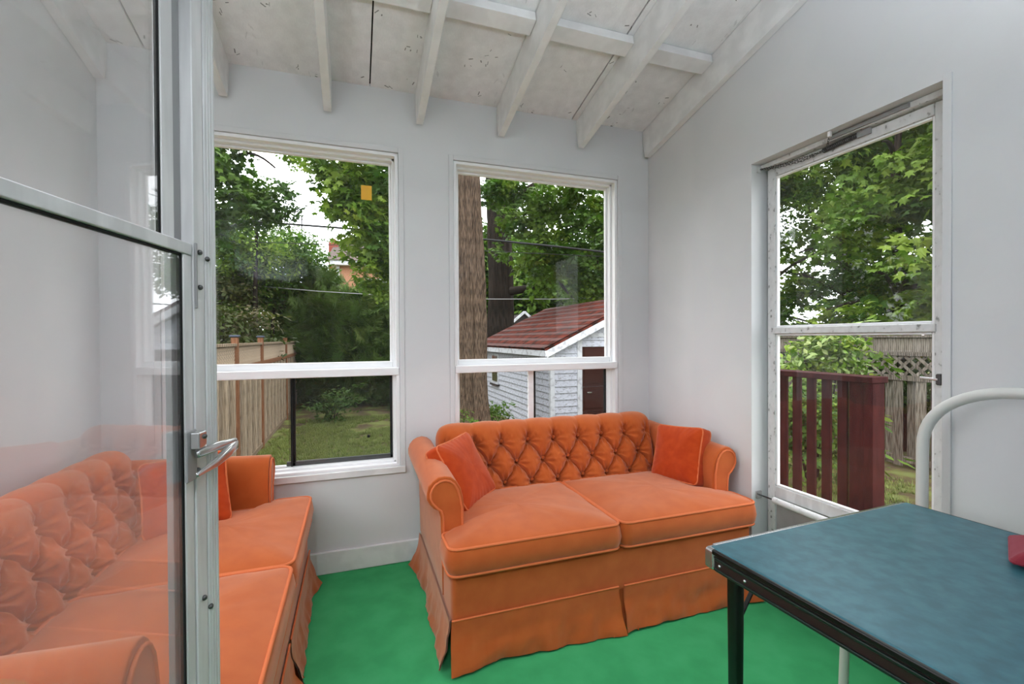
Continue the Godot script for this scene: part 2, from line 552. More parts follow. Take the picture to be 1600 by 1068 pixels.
func room() -> void:
	var t := 0.14
	var fl := obj_at("floor", cbox(Vector3(XR - XL + 2 * t, 0.1, 2.86), 0.002), M.carpet, self, Vector3((XR + XL) / 2, -0.05, -1.31))
	tag(fl, "green outdoor carpet covering the whole porch floor", "floor", "", "structure")
	# far wall with two window openings
	var wb := Boxes.new()
	var z0 := ZF - t
	for r in [[XL - t, -0.878, -0.1, 2.70], [0.24, 0.551, -0.1, 2.70], [1.646, XR + t, -0.1, 2.70], [-0.878, 0.24, -0.1, 0.535], [-0.878, 0.24, 2.283, 2.70], [0.551, 1.646, -0.1, 0.535], [0.551, 1.646, 2.283, 2.70]]:
		wb.span(Vector3(r[0], r[2], z0), Vector3(r[1], r[3], ZF), 0.0)
	tag(obj("wall_back", wb.mesh(), M.wall), "painted pale grey wall holding two tall windows", "wall", "", "structure")
	# right wall with the door opening, left wall with an opening added to let in daylight
	var top := func(d): return roof_y(-d) + 0.02
	side_wall("wall_right", [[Vector2(-0.10, -0.1), Vector2(0.989, -0.1), Vector2(0.989, 2.11), Vector2(1.778, 2.11), Vector2(1.778, -0.1), Vector2(2.627, -0.1), Vector2(2.627, top.call(2.627)), Vector2(-0.10, top.call(-0.10))]], XR, XR + t, "painted wall with a doorway to the deck beside the loveseat")
	side_wall("wall_left", [
		[Vector2(-0.10, -0.1), Vector2(2.627, -0.1), Vector2(2.627, 0.95), Vector2(-0.10, 0.95)],
		[Vector2(-0.10, 0.95), Vector2(0.25, 0.95), Vector2(0.25, 2.25), Vector2(-0.10, 2.25)],
		[Vector2(1.85, 0.95), Vector2(2.627, 0.95), Vector2(2.627, 2.25), Vector2(1.85, 2.25)],
		[Vector2(-0.10, 2.25), Vector2(2.627, 2.25), Vector2(2.627, top.call(2.627)), Vector2(-0.10, top.call(-0.10))]], XL - t, XL, "painted wall behind the loveseat seen through the glass door")
	# house wall behind the lens, with the doorway the lens stands in
	var nb := Boxes.new()
	for r in [[XL - t, -0.47, -0.1, 3.4], [0.50, XR + t, -0.1, 3.4], [-0.47, 0.50, 2.12, 3.4]]:
		nb.span(Vector3(r[0], r[2], ZN), Vector3(r[1], r[3], ZN + 0.16), 0.0)
	tag(obj("wall_front", nb.mesh(), M.wall), "painted house wall with the doorway into the porch", "wall", "", "structure")
	var hall := Boxes.new()
	hall.span(Vector3(XL - t, -0.1, 0.11), Vector3(XL, 3.0, 2.5), 0.0)
	hall.span(Vector3(XR, -0.1, 0.11), Vector3(XR + t, 3.0, 2.5), 0.0)
	hall.span(Vector3(XL - t, -0.1, 2.4), Vector3(XR + t, 3.0, 2.5), 0.0)
	hall.span(Vector3(XL - t, 2.45, 0.11), Vector3(XR + t, 2.6, 2.5), 0.0)
	tag(obj("wall_hall", hall.mesh(), M.wall), "plain painted hall of the house behind the porch doorway", "wall", "", "structure")
	tag(obj_at("floor_hall", cbox(Vector3(XR - XL + 2 * t, 0.1, 2.4), 0.002), M.cedar[0], self, Vector3((XR + XL) / 2, -0.05, 1.32)), "wooden floor of the hall inside the house", "floor", "", "structure")
	# skirting boards
	var bb := base("baseboard_back", Vector3.ZERO)
	tag(bb, "white painted skirting along the wall under the windows", "baseboard", "", "structure")
	slab("board", Vector3(XL + 0.001, 0.0, ZF), Vector3(XR - 0.001, 0.118, ZF + 0.020), M.white, bb, 0.005)
	var br := base("baseboard_right", Vector3.ZERO)
	tag(br, "white painted skirting beside the doorway to the deck", "baseboard", "", "structure")
	slab("board", Vector3(XR - 0.014, 0.0, ZF + 0.016), Vector3(XR, 0.12, -1.80), M.white, br, 0.004)
	slab("board", Vector3(XR - 0.014, 0.0, -0.94), Vector3(XR, 0.12, ZN - 0.01), M.white, br, 0.004)
	# ceiling: whitewashed sheets, rafters, nailers between them
	var ce := base("ceiling", Vector3.ZERO)
	tag(ce, "sloping whitewashed plywood ceiling with exposed white rafters", "ceiling", "", "structure")
	var za := ZF - 0.10
	var zb := 0.10
	var joints := [XL - 0.1, -0.928, 0.092, 1.312, XR + 0.1]
	for k in joints.size() - 1:
		var x0: float = joints[k] + 0.0035
		var x1: float = joints[k + 1] - 0.0035
		bar("ceiling_panel", Vector3((x0 + x1) / 2, roof_y(za) + 0.006, za), Vector3((x0 + x1) / 2, roof_y(zb) + 0.006, zb), x1 - x0, 0.0116, M.ceiling, ce, 0.001)
	var xm := (XL + XR) / 2
	bar("roof_deck", Vector3(xm, roof_y(za) + 0.046, za), Vector3(xm, roof_y(zb) + 0.046, zb), XR - XL + 0.5, 0.06, M.black, ce, 0.001)
	var rx := [-0.60, -0.123, 0.356, 0.836, 1.366]
	for x in rx:
		bar("rafter", Vector3(x, roof_y(ZF + 0.002) - 0.094, ZF + 0.002), Vector3(x, roof_y(ZN) - 0.094, ZN - 0.002), 0.04, 0.18, M.white, ce, 0.003)
	for x in [XL + 0.022, XR - 0.022]:
		bar("rafter", Vector3(x, roof_y(ZF + 0.002) - 0.094, ZF + 0.002), Vector3(x, roof_y(ZN) - 0.094, ZN - 0.002), 0.042, 0.18, M.white, ce, 0.003)
	var edges := [XL + 0.043, -0.62, -0.58, -0.143, -0.103, 0.336, 0.376, 0.816, 0.856, 1.346, 1.386, XR - 0.043]
	for zc in [-2.035, -1.05]:
		for k in range(0, edges.size(), 2):
			var a := Vector3(edges[k] + 0.001, roof_y(zc) - 0.027, zc)
			var b := Vector3(edges[k + 1] - 0.001, roof_y(zc) - 0.027, zc)
			var o := obj_at("nailer", cbox(Vector3(b.x - a.x, 0.048, 0.088), 0.002), M.white, ce, (a + b) / 2)
			o.rotation.x = -atan(SLOPE)
	# the strip of trim at the latch side of the doorway
	var tr := base("trim_1", Vector3.ZERO)
	tag(tr, "narrow painted trim strip on the latch side of the doorway", "trim", "", "structure")
	slab("strip", Vector3(XR - 0.006, 0.0, -0.990), Vector3(XR + 0.001, 2.125, -0.964), M.wall, tr, 0.002)

# ------------------------------------------------------------------ two-tier slider windows in the far wall
func window_unit(called: String, x0: float, x1: float, label: String, split: float, stile: Material) -> void:
	var w := base(called, Vector3((x0 + x1) / 2, 0.535, ZF))
	tag(w, label, "window", "", "structure")
	var hw := (x1 - x0) / 2
	var y1 := 2.283 - 0.535
	# thin casing on the wall face
	for s in [-1, 1]:
		slab("casing", Vector3(s * hw, -0.03, 0.0), Vector3(s * (hw + 0.028), y1 + 0.028, 0.006), M.wall, w, 0.002)
	slab("casing", Vector3(-hw, y1, 0.0), Vector3(hw, y1 + 0.028, 0.006), M.wall, w, 0.002)
	slab("sill", Vector3(-hw - 0.03, -0.035, -0.004), Vector3(hw + 0.03, 0.002, 0.016), M.white, w, 0.004)
	# stepped white vinyl frame
	for st in [[0.0, 0.020, -0.004, -0.045], [0.0, 0.034, -0.045, -0.115]]:
		var a: float = st[1]
		for s in [-1, 1]:
			slab("jamb", Vector3(s * hw, 0.0, st[2]), Vector3(s * (hw - a), y1, st[3]), M.vinyl, w, 0.003)
		slab("head", Vector3(-hw, y1 - a, st[2]), Vector3(hw, y1, st[3]), M.vinyl, w, 0.003)
		slab("frame_sill", Vector3(-hw, 0.0, st[2]), Vector3(hw, a * 0.8, st[3]), M.vinyl, w, 0.003)
	# upper fixed light
	var gx := hw - 0.034
	var up := base_part("upper_sash", w)
	for s in [-1, 1]:
		slab("stile", Vector3(s * gx, 0.583, -0.078), Vector3(s * (gx - 0.012), y1 - 0.034, -0.10), M.vinyl, up, 0.002)
	slab("rail", Vector3(-gx, y1 - 0.046, -0.078), Vector3(gx, y1 - 0.034, -0.10), M.vinyl, up, 0.002)
	slab("rail", Vector3(-gx, 0.551, -0.050), Vector3(gx, 0.586, -0.10), M.vinyl, up, 0.003)
	sheet("pane", Vector3(-gx + 0.005, 0.58, -0.0895), Vector3(gx - 0.005, y1 - 0.04, -0.0905), M.pane, up)
	slab("meeting_rail", Vector3(-hw + 0.004, 0.510, 0.002), Vector3(hw - 0.004, 0.553, -0.10), M.vinyl, w, 0.004)
	# lower sliders: one glazed sash, one behind an insect screen
	var lo := base_part("glazed_sash", w)
	slab("stile", Vector3(split - (0.057 if stile == M.vinyl else 0.022), 0.03, -0.075), Vector3(split - 0.022 + (0.0 if stile == M.vinyl else 0.008), 0.510, -0.095), stile, lo, 0.002)
	slab("stile", Vector3(-gx, 0.03, -0.075), Vector3(-gx + 0.012, 0.510, -0.095), M.vinyl, lo, 0.002)
	slab("rail", Vector3(-gx, 0.028, -0.075), Vector3(-0.03, 0.040, -0.095), M.vinyl, lo, 0.002)
	sheet("pane", Vector3(-gx + 0.005, 0.035, -0.0845), Vector3(-0.03, 0.505, -0.0855), M.pane, lo)
	var sc := base_part("screen_sash", w)
	slab("stile", Vector3(split - 0.022, 0.028, -0.097), Vector3(split, 0.512, -0.112), M.black, sc, 0.002)
	slab("stile", Vector3(gx - 0.014, 0.028, -0.097), Vector3(gx, 0.512, -0.112), M.black, sc, 0.002)
	slab("rail", Vector3(-0.03, 0.028, -0.097), Vector3(gx, 0.052, -0.112), M.steel, sc, 0.002)
	sheet("insect_mesh", Vector3(-0.02, 0.045, -0.1045), Vector3(gx - 0.01, 0.512, -0.1055), M.screen, sc)
	if called == "window_1":
		obj_at("pull_knob", ball(0.009, 10), M.black, sc, ray_z(576, 681, ZF - 0.094) - w.position)
	sheet("pane", Vector3(-0.02, 0.045, -0.0945), Vector3(gx - 0.004, 0.512, -0.0955), M.pane, sc)

func base_part(called: String, parent: Node) -> Node3D:
	var o := Node3D.new()
	o.name = called
	parent.add_child(o, true)
	return o

# ------------------------------------------------------------------ aluminium screen door in the doorway to the deck
func screen_door() -> void:
	var w := base("door_1", Vector3.ZERO)
	tag(w, "worn white aluminium storm door to the deck with two glass panes", "door", "", "structure")
	var x0 := 1.962
	var x1 := 1.992
	var za := -1.776
	var zb := -0.991
	# outer frame in the opening
	for z in [[za, za + 0.022], [zb - 0.016, zb]]:
		slab("frame_post", Vector3(1.985, 0.0, z[0]), Vector3(2.022, 2.108, z[1]), M.door_paint, w, 0.002)
	slab("frame_head", Vector3(1.94, 2.086, za), Vector3(2.022, 2.109, zb), M.door_paint, w, 0.002)
	slab("head_strip", Vector3(1.93, 2.090, -1.42), Vector3(1.945, 2.106, -1.12), M.alu_dark, w, 0.002)
	slab("threshold", Vector3(1.90, 0.0, za), Vector3(2.022, 0.025, zb), M.alu, w, 0.003)
	# leaf
	var l := base_part("leaf", w)
	slab("stile", Vector3(x0, 0.03, za + 0.022), Vector3(x1, 2.08, -1.712), M.door_paint, l, 0.004)
	slab("stile", Vector3(x0, 0.03, -1.058), Vector3(x1, 2.08, zb - 0.018), M.door_paint, l, 0.004)
	slab("rail", Vector3(x0, 2.036, -1.712), Vector3(x1, 2.08, -1.058), M.door_paint, l, 0.004)
	slab("rail", Vector3(x0 - 0.006, 1.262, -1.722), Vector3(x1, 1.294, -1.050), M.door_paint, l, 0.004)
	slab("rail", Vector3(x0, 0.455, -1.712), Vector3(x1, 0.512, -1.058), M.alu, l, 0.004)
	slab("rail", Vector3(x0, 0.03, -1.712), Vector3(x1, 0.12, -1.058), M.alu, l, 0.004)
	slab("kick_panel", Vector3(x0 + 0.008, 0.12, -1.712), Vector3(x1 - 0.008, 0.455, -1.058), M.kick, l, 0.002)
	for r in [[1.294, 2.036], [0.512, 1.262]]:
		# thin bead round each pane
		for z in [[-1.712, -1.703], [-1.067, -1.058]]:
			slab("bead", Vector3(x0 + 0.006, r[0], z[0]), Vector3(x1 - 0.006, r[1], z[1]), M.vinyl, l, 0.002)
		for y in [[r[0], r[0] + 0.009], [r[1] - 0.009, r[1]]]:
			slab("bead", Vector3(x0 + 0.006, y[0], -1.703), Vector3(x1 - 0.006, y[1], -1.067), M.vinyl, l, 0.002)
		sheet("pane", Vector3(1.9765, r[0] + 0.004, -1.708), Vector3(1.9775, r[1] - 0.004, -1.062), M.pane_door, l)
	slab("latch", Vector3(x0 - 0.026, 1.075, -1.040), Vector3(x0, 1.115, -1.022), M.steel, l, 0.004)
	bar("latch_lever", Vector3(x0 - 0.024, 1.095, -1.031), Vector3(x0 - 0.03, 1.098, -1.085), 0.008, 0.010, M.chrome, l)
	# pneumatic closer near the bottom
	var c := base_part("door_closer", w)
	tube("cylinder", PackedVector3Array([Vector3(1.930, 0.452, -1.690), Vector3(1.930, 0.447, -1.33)]), 0.0155, M.door_paint, c, 16)
	tube("rod", PackedVector3Array([Vector3(1.928, 0.452, -1.769), Vector3(1.930, 0.452, -1.69)]), 0.004, M.steel, c, 8)
	slab("bracket", Vector3(1.905, 0.435, -1.778), Vector3(1.94, 0.472, -1.768), M.chrome, c, 0.002)
	slab("bracket", Vector3(1.915, 0.44, -1.345), Vector3(1.962, 0.46, -1.325), M.steel, c, 0.002)
	# spring and safety chain at the head
	var s := base_part("wind_chain", w)
	var hook := Vector3(1.90, 2.098, -1.395)
	var p0 := Vector3(1.93, 2.085, -1.768)
	var p1 := Vector3(1.952, 2.062, -1.46)
	slab("hook", Vector3(1.893, 2.088, -1.40), Vector3(1.907, 2.112, -1.385), M.white, s, 0.003)
	slab("jamb_eye", Vector3(1.915, 2.07, -1.778), Vector3(1.94, 2.10, -1.768), M.door_paint, s, 0.002)
	chain(s, [p0, Vector3(1.945, 2.068, -1.62), p1], 26)
	chain(s, [p1, Vector3(1.945, 2.052, -1.55), Vector3(1.935, 2.064, -1.68), p0], 22)
	chain(s, [p1, Vector3(1.925, 2.065, -1.42), hook], 10)
	var hx := PackedVector3Array()
	var p2 := Vector3(1.952, 2.070, -1.315)
	for k in 200:
		var q := p1.lerp(p2, k / 199.0)
		var t := k * TAU / 10.0
		hx.append(q + Vector3(cos(t) * 0.009, sin(t) * 0.009, 0))
	tube("spring", hx, 0.0026, M.steel, s, 6)
	slab("spring_plate", Vector3(1.950, 2.058, -1.318), Vector3(1.961, 2.084, -1.265), M.alu_dark, s, 0.002)

func chain(parent: Node, pts: Array, links: int) -> void:
	var c := Curve3D.new()
	for p in pts:
		c.add_point(p)
	var len := c.get_baked_length()
	var step := len / links
	for k in links:
		var a := c.sample_baked(k * step)
		var b := c.sample_baked((k + 1) * step)
		var x := look_basis(a, b).rotated((b - a).normalized(), 0.0 if k % 2 else PI / 2)
		var loop := PackedVector3Array()
		for s in 10:
			var t := TAU * s / 10
			loop.append((a + b) / 2 + x * Vector3(cos(t) * step * 0.34, 0, sin(t) * step * 0.72))
		tube("chain_link", loop, 0.0011, M.steel, parent, 4, true)

# ------------------------------------------------------------------ glass storm door standing open beside the lens
func glass_door() -> void:
	var u := Vector3(0.2147, 0, -0.9767)          # hinge to latch
	var n := Vector3(0.9767, 0, 0.2147)           # face turned to the room
	var w := base("door_2", Vector3(-0.2416, 0, -0.9277))
	w.transform.basis = Basis(u, Vector3.UP, n)
	tag(w, "open aluminium glass storm door with a lever handle", "door", "", "structure")
	var top := 2.06
	var bot := 0.03
	slab("stile", Vector3(-0.066, bot, -0.014), Vector3(-0.0355, top, 0.0145), M.alu, w, 0.002)
	slab("stile", Vector3(-0.0345, bot, -0.014), Vector3(0.0, top, 0.016), M.alu, w, 0.003)
	for x in [-0.026, -0.018, -0.009]:
		slab("rib", Vector3(x - 0.0012, bot, 0.0158), Vector3(x + 0.0012, top, 0.0172), M.alu, w, 0.0008)
	slab("stile", Vector3(-0.79, bot, -0.014), Vector3(-0.72, top, 0.014), M.alu, w, 0.003)
	slab("channel", Vector3(-0.094, bot, -0.014), Vector3(-0.066, top, -0.004), M.alu_dark, w, 0.001)
	slab("rail", Vector3(-0.72, top - 0.07, -0.014), Vector3(-0.066, top, 0.014), M.alu, w, 0.003)
	slab("rail", Vector3(-0.72, bot, -0.014), Vector3(-0.066, 0.15, 0.014), M.alu, w, 0.003)
	var up := base_part("upper_sash", w)
	slab("stile", Vector3(-0.122, 1.40, -0.009), Vector3(-0.094, top - 0.07, 0.002), M.alu, up, 0.001)
	slab("stile", Vector3(-0.72, 1.40, -0.009), Vector3(-0.70, top - 0.07, 0.002), M.alu, up, 0.001)
	slab("gasket", Vector3(-0.126, 1.40, -0.006), Vector3(-0.122, top - 0.07, 0.0), M.black, up, 0.001)
	slab("pane", Vector3(-0.70, 1.40, -0.0035), Vector3(-0.124, top - 0.07, -0.0015), M.pane_storm, up, 0.0)
	slab("pane", Vector3(-0.70, 1.40, -0.0085), Vector3(-0.124, top - 0.07, -0.0065), M.pane_storm, up, 0.0)
	var lo := base_part("lower_sash", w)
	slab("rail", Vector3(-0.72, 1.384, 0.0), Vector3(-0.067, 1.403, 0.013), M.alu, lo, 0.002)
	slab("stile", Vector3(-0.0895, 0.15, 0.0), Vector3(-0.067, 1.384, 0.012), M.alu, lo, 0.002)
	slab("stile", Vector3(-0.72, 0.15, 0.0), Vector3(-0.70, 1.384, 0.012), M.alu, lo, 0.002)
	slab("gasket", Vector3(-0.094, 0.15, 0.003), Vector3(-0.0895, 1.384, 0.010), M.black, lo, 0.001)
	slab("gasket", Vector3(-0.70, 1.380, 0.003), Vector3(-0.0895, 1.384, 0.010), M.black, lo, 0.001)
	slab("pane", Vector3(-0.70, 0.15, 0.0065), Vector3(-0.092, 1.382, 0.0085), M.pane_storm, lo, 0.0)
	slab("pane", Vector3(-0.70, 0.15, 0.0015), Vector3(-0.092, 1.382, 0.0035), M.pane_storm, lo, 0.0)
	# sash clip and screws
	slab("sash_clip", Vector3(-0.0668, 1.30, 0.0145), Vector3(-0.0625, 1.405, 0.0185), M.alu_dark, w, 0.001)
	for s in [[-0.052, 1.392], [-0.052, 1.335], [-0.03, 1.385], [-0.031, 0.80], [-0.050, 0.825]]:
		obj_at("screw", ball(0.0045, 8), M.steel, w, Vector3(s[0], s[1], 0.016))
	# lever handle: back plate, yoke and the two-bladed lever
	var h := base_part("handle", w)
	slab("back_plate", Vector3(-0.100, 1.028, 0.015), Vector3(-0.072, 1.108, 0.020), M.alu_dark, h, 0.002)
	slab("yoke", Vector3(-0.094, 1.078, 0.019), Vector3(-0.070, 1.106, 0.034), M.chrome, h, 0.003)
	obj_at("screw", ball(0.0042, 8), M.steel, h, Vector3(-0.079, 1.097, 0.034))
	obj_at("screw", ball(0.0048, 8), M.steel, h, Vector3(-0.066, 1.040, 0.0165))
	obj("lever", lever_mesh([Vector3(-0.092, 1.072, 0.030), Vector3(-0.05, 1.075, 0.041), Vector3(-0.004, 1.073, 0.044)], [0.012, 0.014, 0.010], [0.010, 0.010, 0.010]), M.chrome, h)
	obj("lever", lever_mesh([Vector3(-0.002, 1.066, 0.044), Vector3(-0.040, 1.062, 0.050), Vector3(-0.085, 1.055, 0.052), Vector3(-0.130, 1.050, 0.050)], [0.017, 0.018, 0.013, 0.006], [0.012, 0.012, 0.010, 0.005]), M.chrome, h)

func lever_mesh(p: Array, hy: Array, hz: Array) -> ArrayMesh:
	var rows := []
	for k in p.size():
		var row := PackedVector3Array()
		for s in 16:
			var t := TAU * s / 16
			var cx := signf(cos(t)) * pow(absf(cos(t)), 0.6)
			var cy := signf(sin(t)) * pow(absf(sin(t)), 0.6)
			row.append(p[k] + Vector3(0, cy * hy[k] * 0.5, cx * hz[k] * 0.5))
		rows.append(row)
	var cap0 := PackedVector3Array()
	var cap1 := PackedVector3Array()
	for s in 16:
		cap0.append(p[0])
		cap1.append(p[p.size() - 1])
	rows.push_front(cap0)
	rows.append(cap1)
	return grid(rows, true)

func ball(r: float, seg := 12) -> SphereMesh:
	var s := SphereMesh.new()
	s.radius = r
	s.height = 2 * r
	s.radial_segments = seg
	s.rings = seg / 2
	return s

# ------------------------------------------------------------------ furniture
func furniture() -> void:
	var a := loveseat()
	a.position = Vector3(1.07, 0, -1.69)
	tag(a, "rust velvet loveseat with button-tufted back, standing under the window that shows the garage", "loveseat", "matching rust velvet loveseats")
	var b: Node3D = a.duplicate()
	b.name = numbered("loveseat")
	add_child(b, true)
	b.position = Vector3(-0.222, 0, -1.765)
	b.rotation.y = PI / 2
	tag(b, "rust velvet loveseat half hidden behind the open glass door", "loveseat", "matching rust velvet loveseats")
	# loose pillows: centre, face normal, in-plane roll
	pillow(Vector3(0.525, 0.622, -2.165), Vector3(0.648, 0.493, 0.581), 0.038, 0.325, "plump rust velvet pillow slumped in the loveseat corner below the tree trunk")
	pillow(Vector3(1.655, 0.617, -2.075), Vector3(-0.931, 0.304, 0.203), 0.084, 0.30, "rust velvet box pillow upright against the loveseat arm beside the doorway")
	pillow(Vector3(-0.655, 0.62, -2.205), Vector3(0.30, 0.28, 0.91), 0.05, 0.30, "rust velvet pillow on the loveseat behind the glass door")
	card_table()
	chair()
	red_cushion()
	var card := obj_at("yellow_card", cbox(Vector3(0.058, 0.082, 0.002), 0.0005), M.yellow, self, ray_z(572.5, 301, -2.735))
	tag(card, "small yellow square card stuck outside the window pane", "card")

# closed puffed cushion: an outline in x, z and a boxed side from y0 to y1
func puffy(o: PackedVector2Array, y0: float, y1: float, crown: float, bulge: float, crease := 0.0) -> ArrayMesh:
	var c := Vector2.ZERO
	for p in o:
		c += p
	c /= o.size()
	var nrm := PackedVector2Array()
	for k in o.size():
		var d := (o[(k + 1) % o.size()] - o[(k - 1 + o.size()) % o.size()]).normalized()
		nrm.append(Vector2(d.y, -d.x) if (o[k] - c).dot(Vector2(d.y, -d.x)) > 0 else Vector2(-d.y, d.x))
	var h := y1 - y0
	var prof := [[0.0, y0 - crown * 0.3, 0.0], [0.5, y0 - crown * 0.25, 0.0], [0.85, y0 - crown * 0.1, 0.0], [0.97, y0, 0.0], [1.0, y0 + h * 0.06, 0.0], [1.0, y0 + h * 0.2, bulge * 0.55], [1.0, y0 + h * 0.5, bulge], [1.0, y0 + h * 0.8, bulge * 0.6], [1.0, y0 + h * 0.97, 0.001], [0.992, y1, 0.0], [0.95, y1 + crown * 0.16, 0.0], [0.88, y1 + crown * 0.36, 0.0], [0.76, y1 + crown * 0.6, 0.0], [0.6, y1 + crown * 0.8, 0.0], [0.4, y1 + crown * 0.94, 0.0], [0.2, y1 + crown, 0.0], [0.0, y1 + crown, 0.0]]
	var n := FastNoiseLite.new()
	n.seed = int(abs(c.x) * 100) + 3
	n.frequency = 5.0
	var rows := []
	for q in prof:
		var row := PackedVector3Array()
		for k in o.size():
			var p: Vector2 = c + (o[k] - c) * float(q[0]) + nrm[k] * float(q[2])
			var wr: float = n.get_noise_3d(p.x * 1.0, q[1] * 2.0, p.y * 1.0) * 0.006
			if crease > 0.0 and q[0] > 0.7:
				wr += sin(k * 1.9) * crease * (float(q[0]) - 0.7) * 3.0
			row.append(Vector3(p.x, float(q[1]) + wr, p.y))
		rows.append(row)
	return grid(rows, true)

func outline3(o: PackedVector2Array, y: float, k := 0.992) -> PackedVector3Array:
	var c := Vector2.ZERO
	for p in o:
		c += p
	c /= o.size()
	var r := PackedVector3Array()
	for p in o:
		var q := c + (p - c) * k
		r.append(Vector3(q.x, y, q.y))
	return r

func loveseat() -> Node3D:
	var s := base("loveseat", Vector3.ZERO)
	# base box under the cushions, its front rail slightly rounded
	slab("base", Vector3(-0.732, 0.15, -0.85), Vector3(0.732, 0.352, -0.006), M.velvet, s, 0.022)
	for sg in [-1, 1]:
		arm(s, sg)
	backrest(s)
	for sg in [-1, 1]:
		var o := PackedVector2Array([Vector2(sg * 0.004, -0.60), Vector2(sg * 0.004, 0.012), Vector2(sg * 0.742, 0.012), Vector2(sg * 0.742, -0.155), Vector2(sg * 0.642, -0.16), Vector2(sg * 0.642, -0.60)])
		var ro := round_poly(o, PackedFloat32Array([0.03, 0.045, 0.045, 0.035, 0.02, 0.03]), 5, 0.03)
		var cu := obj("seat_cushion", puffy(ro, 0.352, 0.458, 0.034, 0.014), M.velvet, s)
		tube("piping", outline3(ro, 0.4575, 1.0), 0.0062, M.piping, cu, 8, true)
		tube("piping", outline3(ro, 0.356, 1.0), 0.0058, M.piping, cu, 8, true)
	skirt(s)
	return s

func arm(s: Node3D, sg: int) -> void:
	var prof := [Vector2(0.645, 0.20), Vector2(0.645, 0.34), Vector2(0.644, 0.46), Vector2(0.645, 0.55), Vector2(0.649, 0.595), Vector2(0.659, 0.632), Vector2(0.676, 0.660), Vector2(0.698, 0.678), Vector2(0.724, 0.685), Vector2(0.750, 0.681), Vector2(0.773, 0.668), Vector2(0.790, 0.647), Vector2(0.798, 0.622), Vector2(0.797, 0.597), Vector2(0.787, 0.574), Vector2(0.770, 0.557), Vector2(0.752, 0.546), Vector2(0.743, 0.52), Vector2(0.740, 0.44), Vector2(0.738, 0.34), Vector2(0.736, 0.20), Vector2(0.70, 0.195)]
	var rows := []
	var zs := [-0.167, -0.17, -0.178, -0.19, -0.205, -0.23, -0.28, -0.36, -0.46, -0.56, -0.66, -0.74, -0.80, -0.838, -0.845]
	for z in zs:
		var row := PackedVector3Array()
		var t: float = (-0.167 - z) / 0.68
		var endk: float = 0.965 if z == -0.167 or z == -0.845 else 1.0
		for k in prof.size():
			var p: Vector2 = prof[k]
			var c := Vector2(0.722, 0.60)
			if p.y < 0.56:
				c = Vector2(0.69, p.y)
			var q := c + (p - c) * endk
			# gathers where the cover is drawn over the roll at the front
			if k > 6 and k < 17:
				var f := maxf(0.0, 1.0 - absf(z + 0.185) / 0.04)
				q += (p - c).normalized() * (0.0035 * sin(k * 3.1) * f)
			q.y += 0.03 * t * smoothstep(0.5, 0.62, p.y)
			row.append(Vector3(sg * q.x, q.y, z))
		rows.append(row)
	# split the profile finer along its length with a smooth curve
	var fine := []
	for row in rows:
		var c3 := Curve3D.new()
		for p in row:
			c3.add_point(p)
		var r2 := PackedVector3Array()
		for k in row.size():
			var a: Vector3 = row[k]
			var b: Vector3 = row[(k + 1) % row.size()]
			r2.append(a)
			r2.append((a + b) / 2)
		fine.append(r2)
	for e in 2:
		var src: PackedVector3Array = fine[0] if e == 0 else fine[fine.size() - 1]
		for f in [0.9, 0.5, 0.0]:
			var r3 := PackedVector3Array()
			for p in src:
				var cc := Vector3(sg * (0.722 if p.y > 0.56 else 0.69), 0.605 if p.y > 0.56 else p.y, p.z + (0.0015 if e == 0 else -0.001))
				r3.append(cc + (p - cc) * f)
			if e == 0:
				fine.push_front(r3)
			else:
				fine.append(r3)
	if sg < 0:
		for k in fine.size():
			fine[k].reverse()
	var a_ := obj("arm", grid(fine, true), M.velvet, s)
	# front panel with its welt
	var face := PackedVector2Array()
	for k in prof.size():
		var p: Vector2 = prof[k]
		var c := Vector2(0.722, 0.605) if p.y > 0.56 else Vector2(0.69, p.y)
		var q := c + (p - c) * 0.80
		face.append(Vector2(sg * q.x, q.y))
	var fm := obj("arm_front", prism(face, -0.172, -0.162), M.velvet, a_)
	var rim := PackedVector3Array()
	for k in range(1, prof.size() - 2):
		rim.append(Vector3(face[k].x, face[k].y, -0.162))
	tube("welt", rim, 0.005, M.piping, a_, 6)
	fm.name = "arm_front"

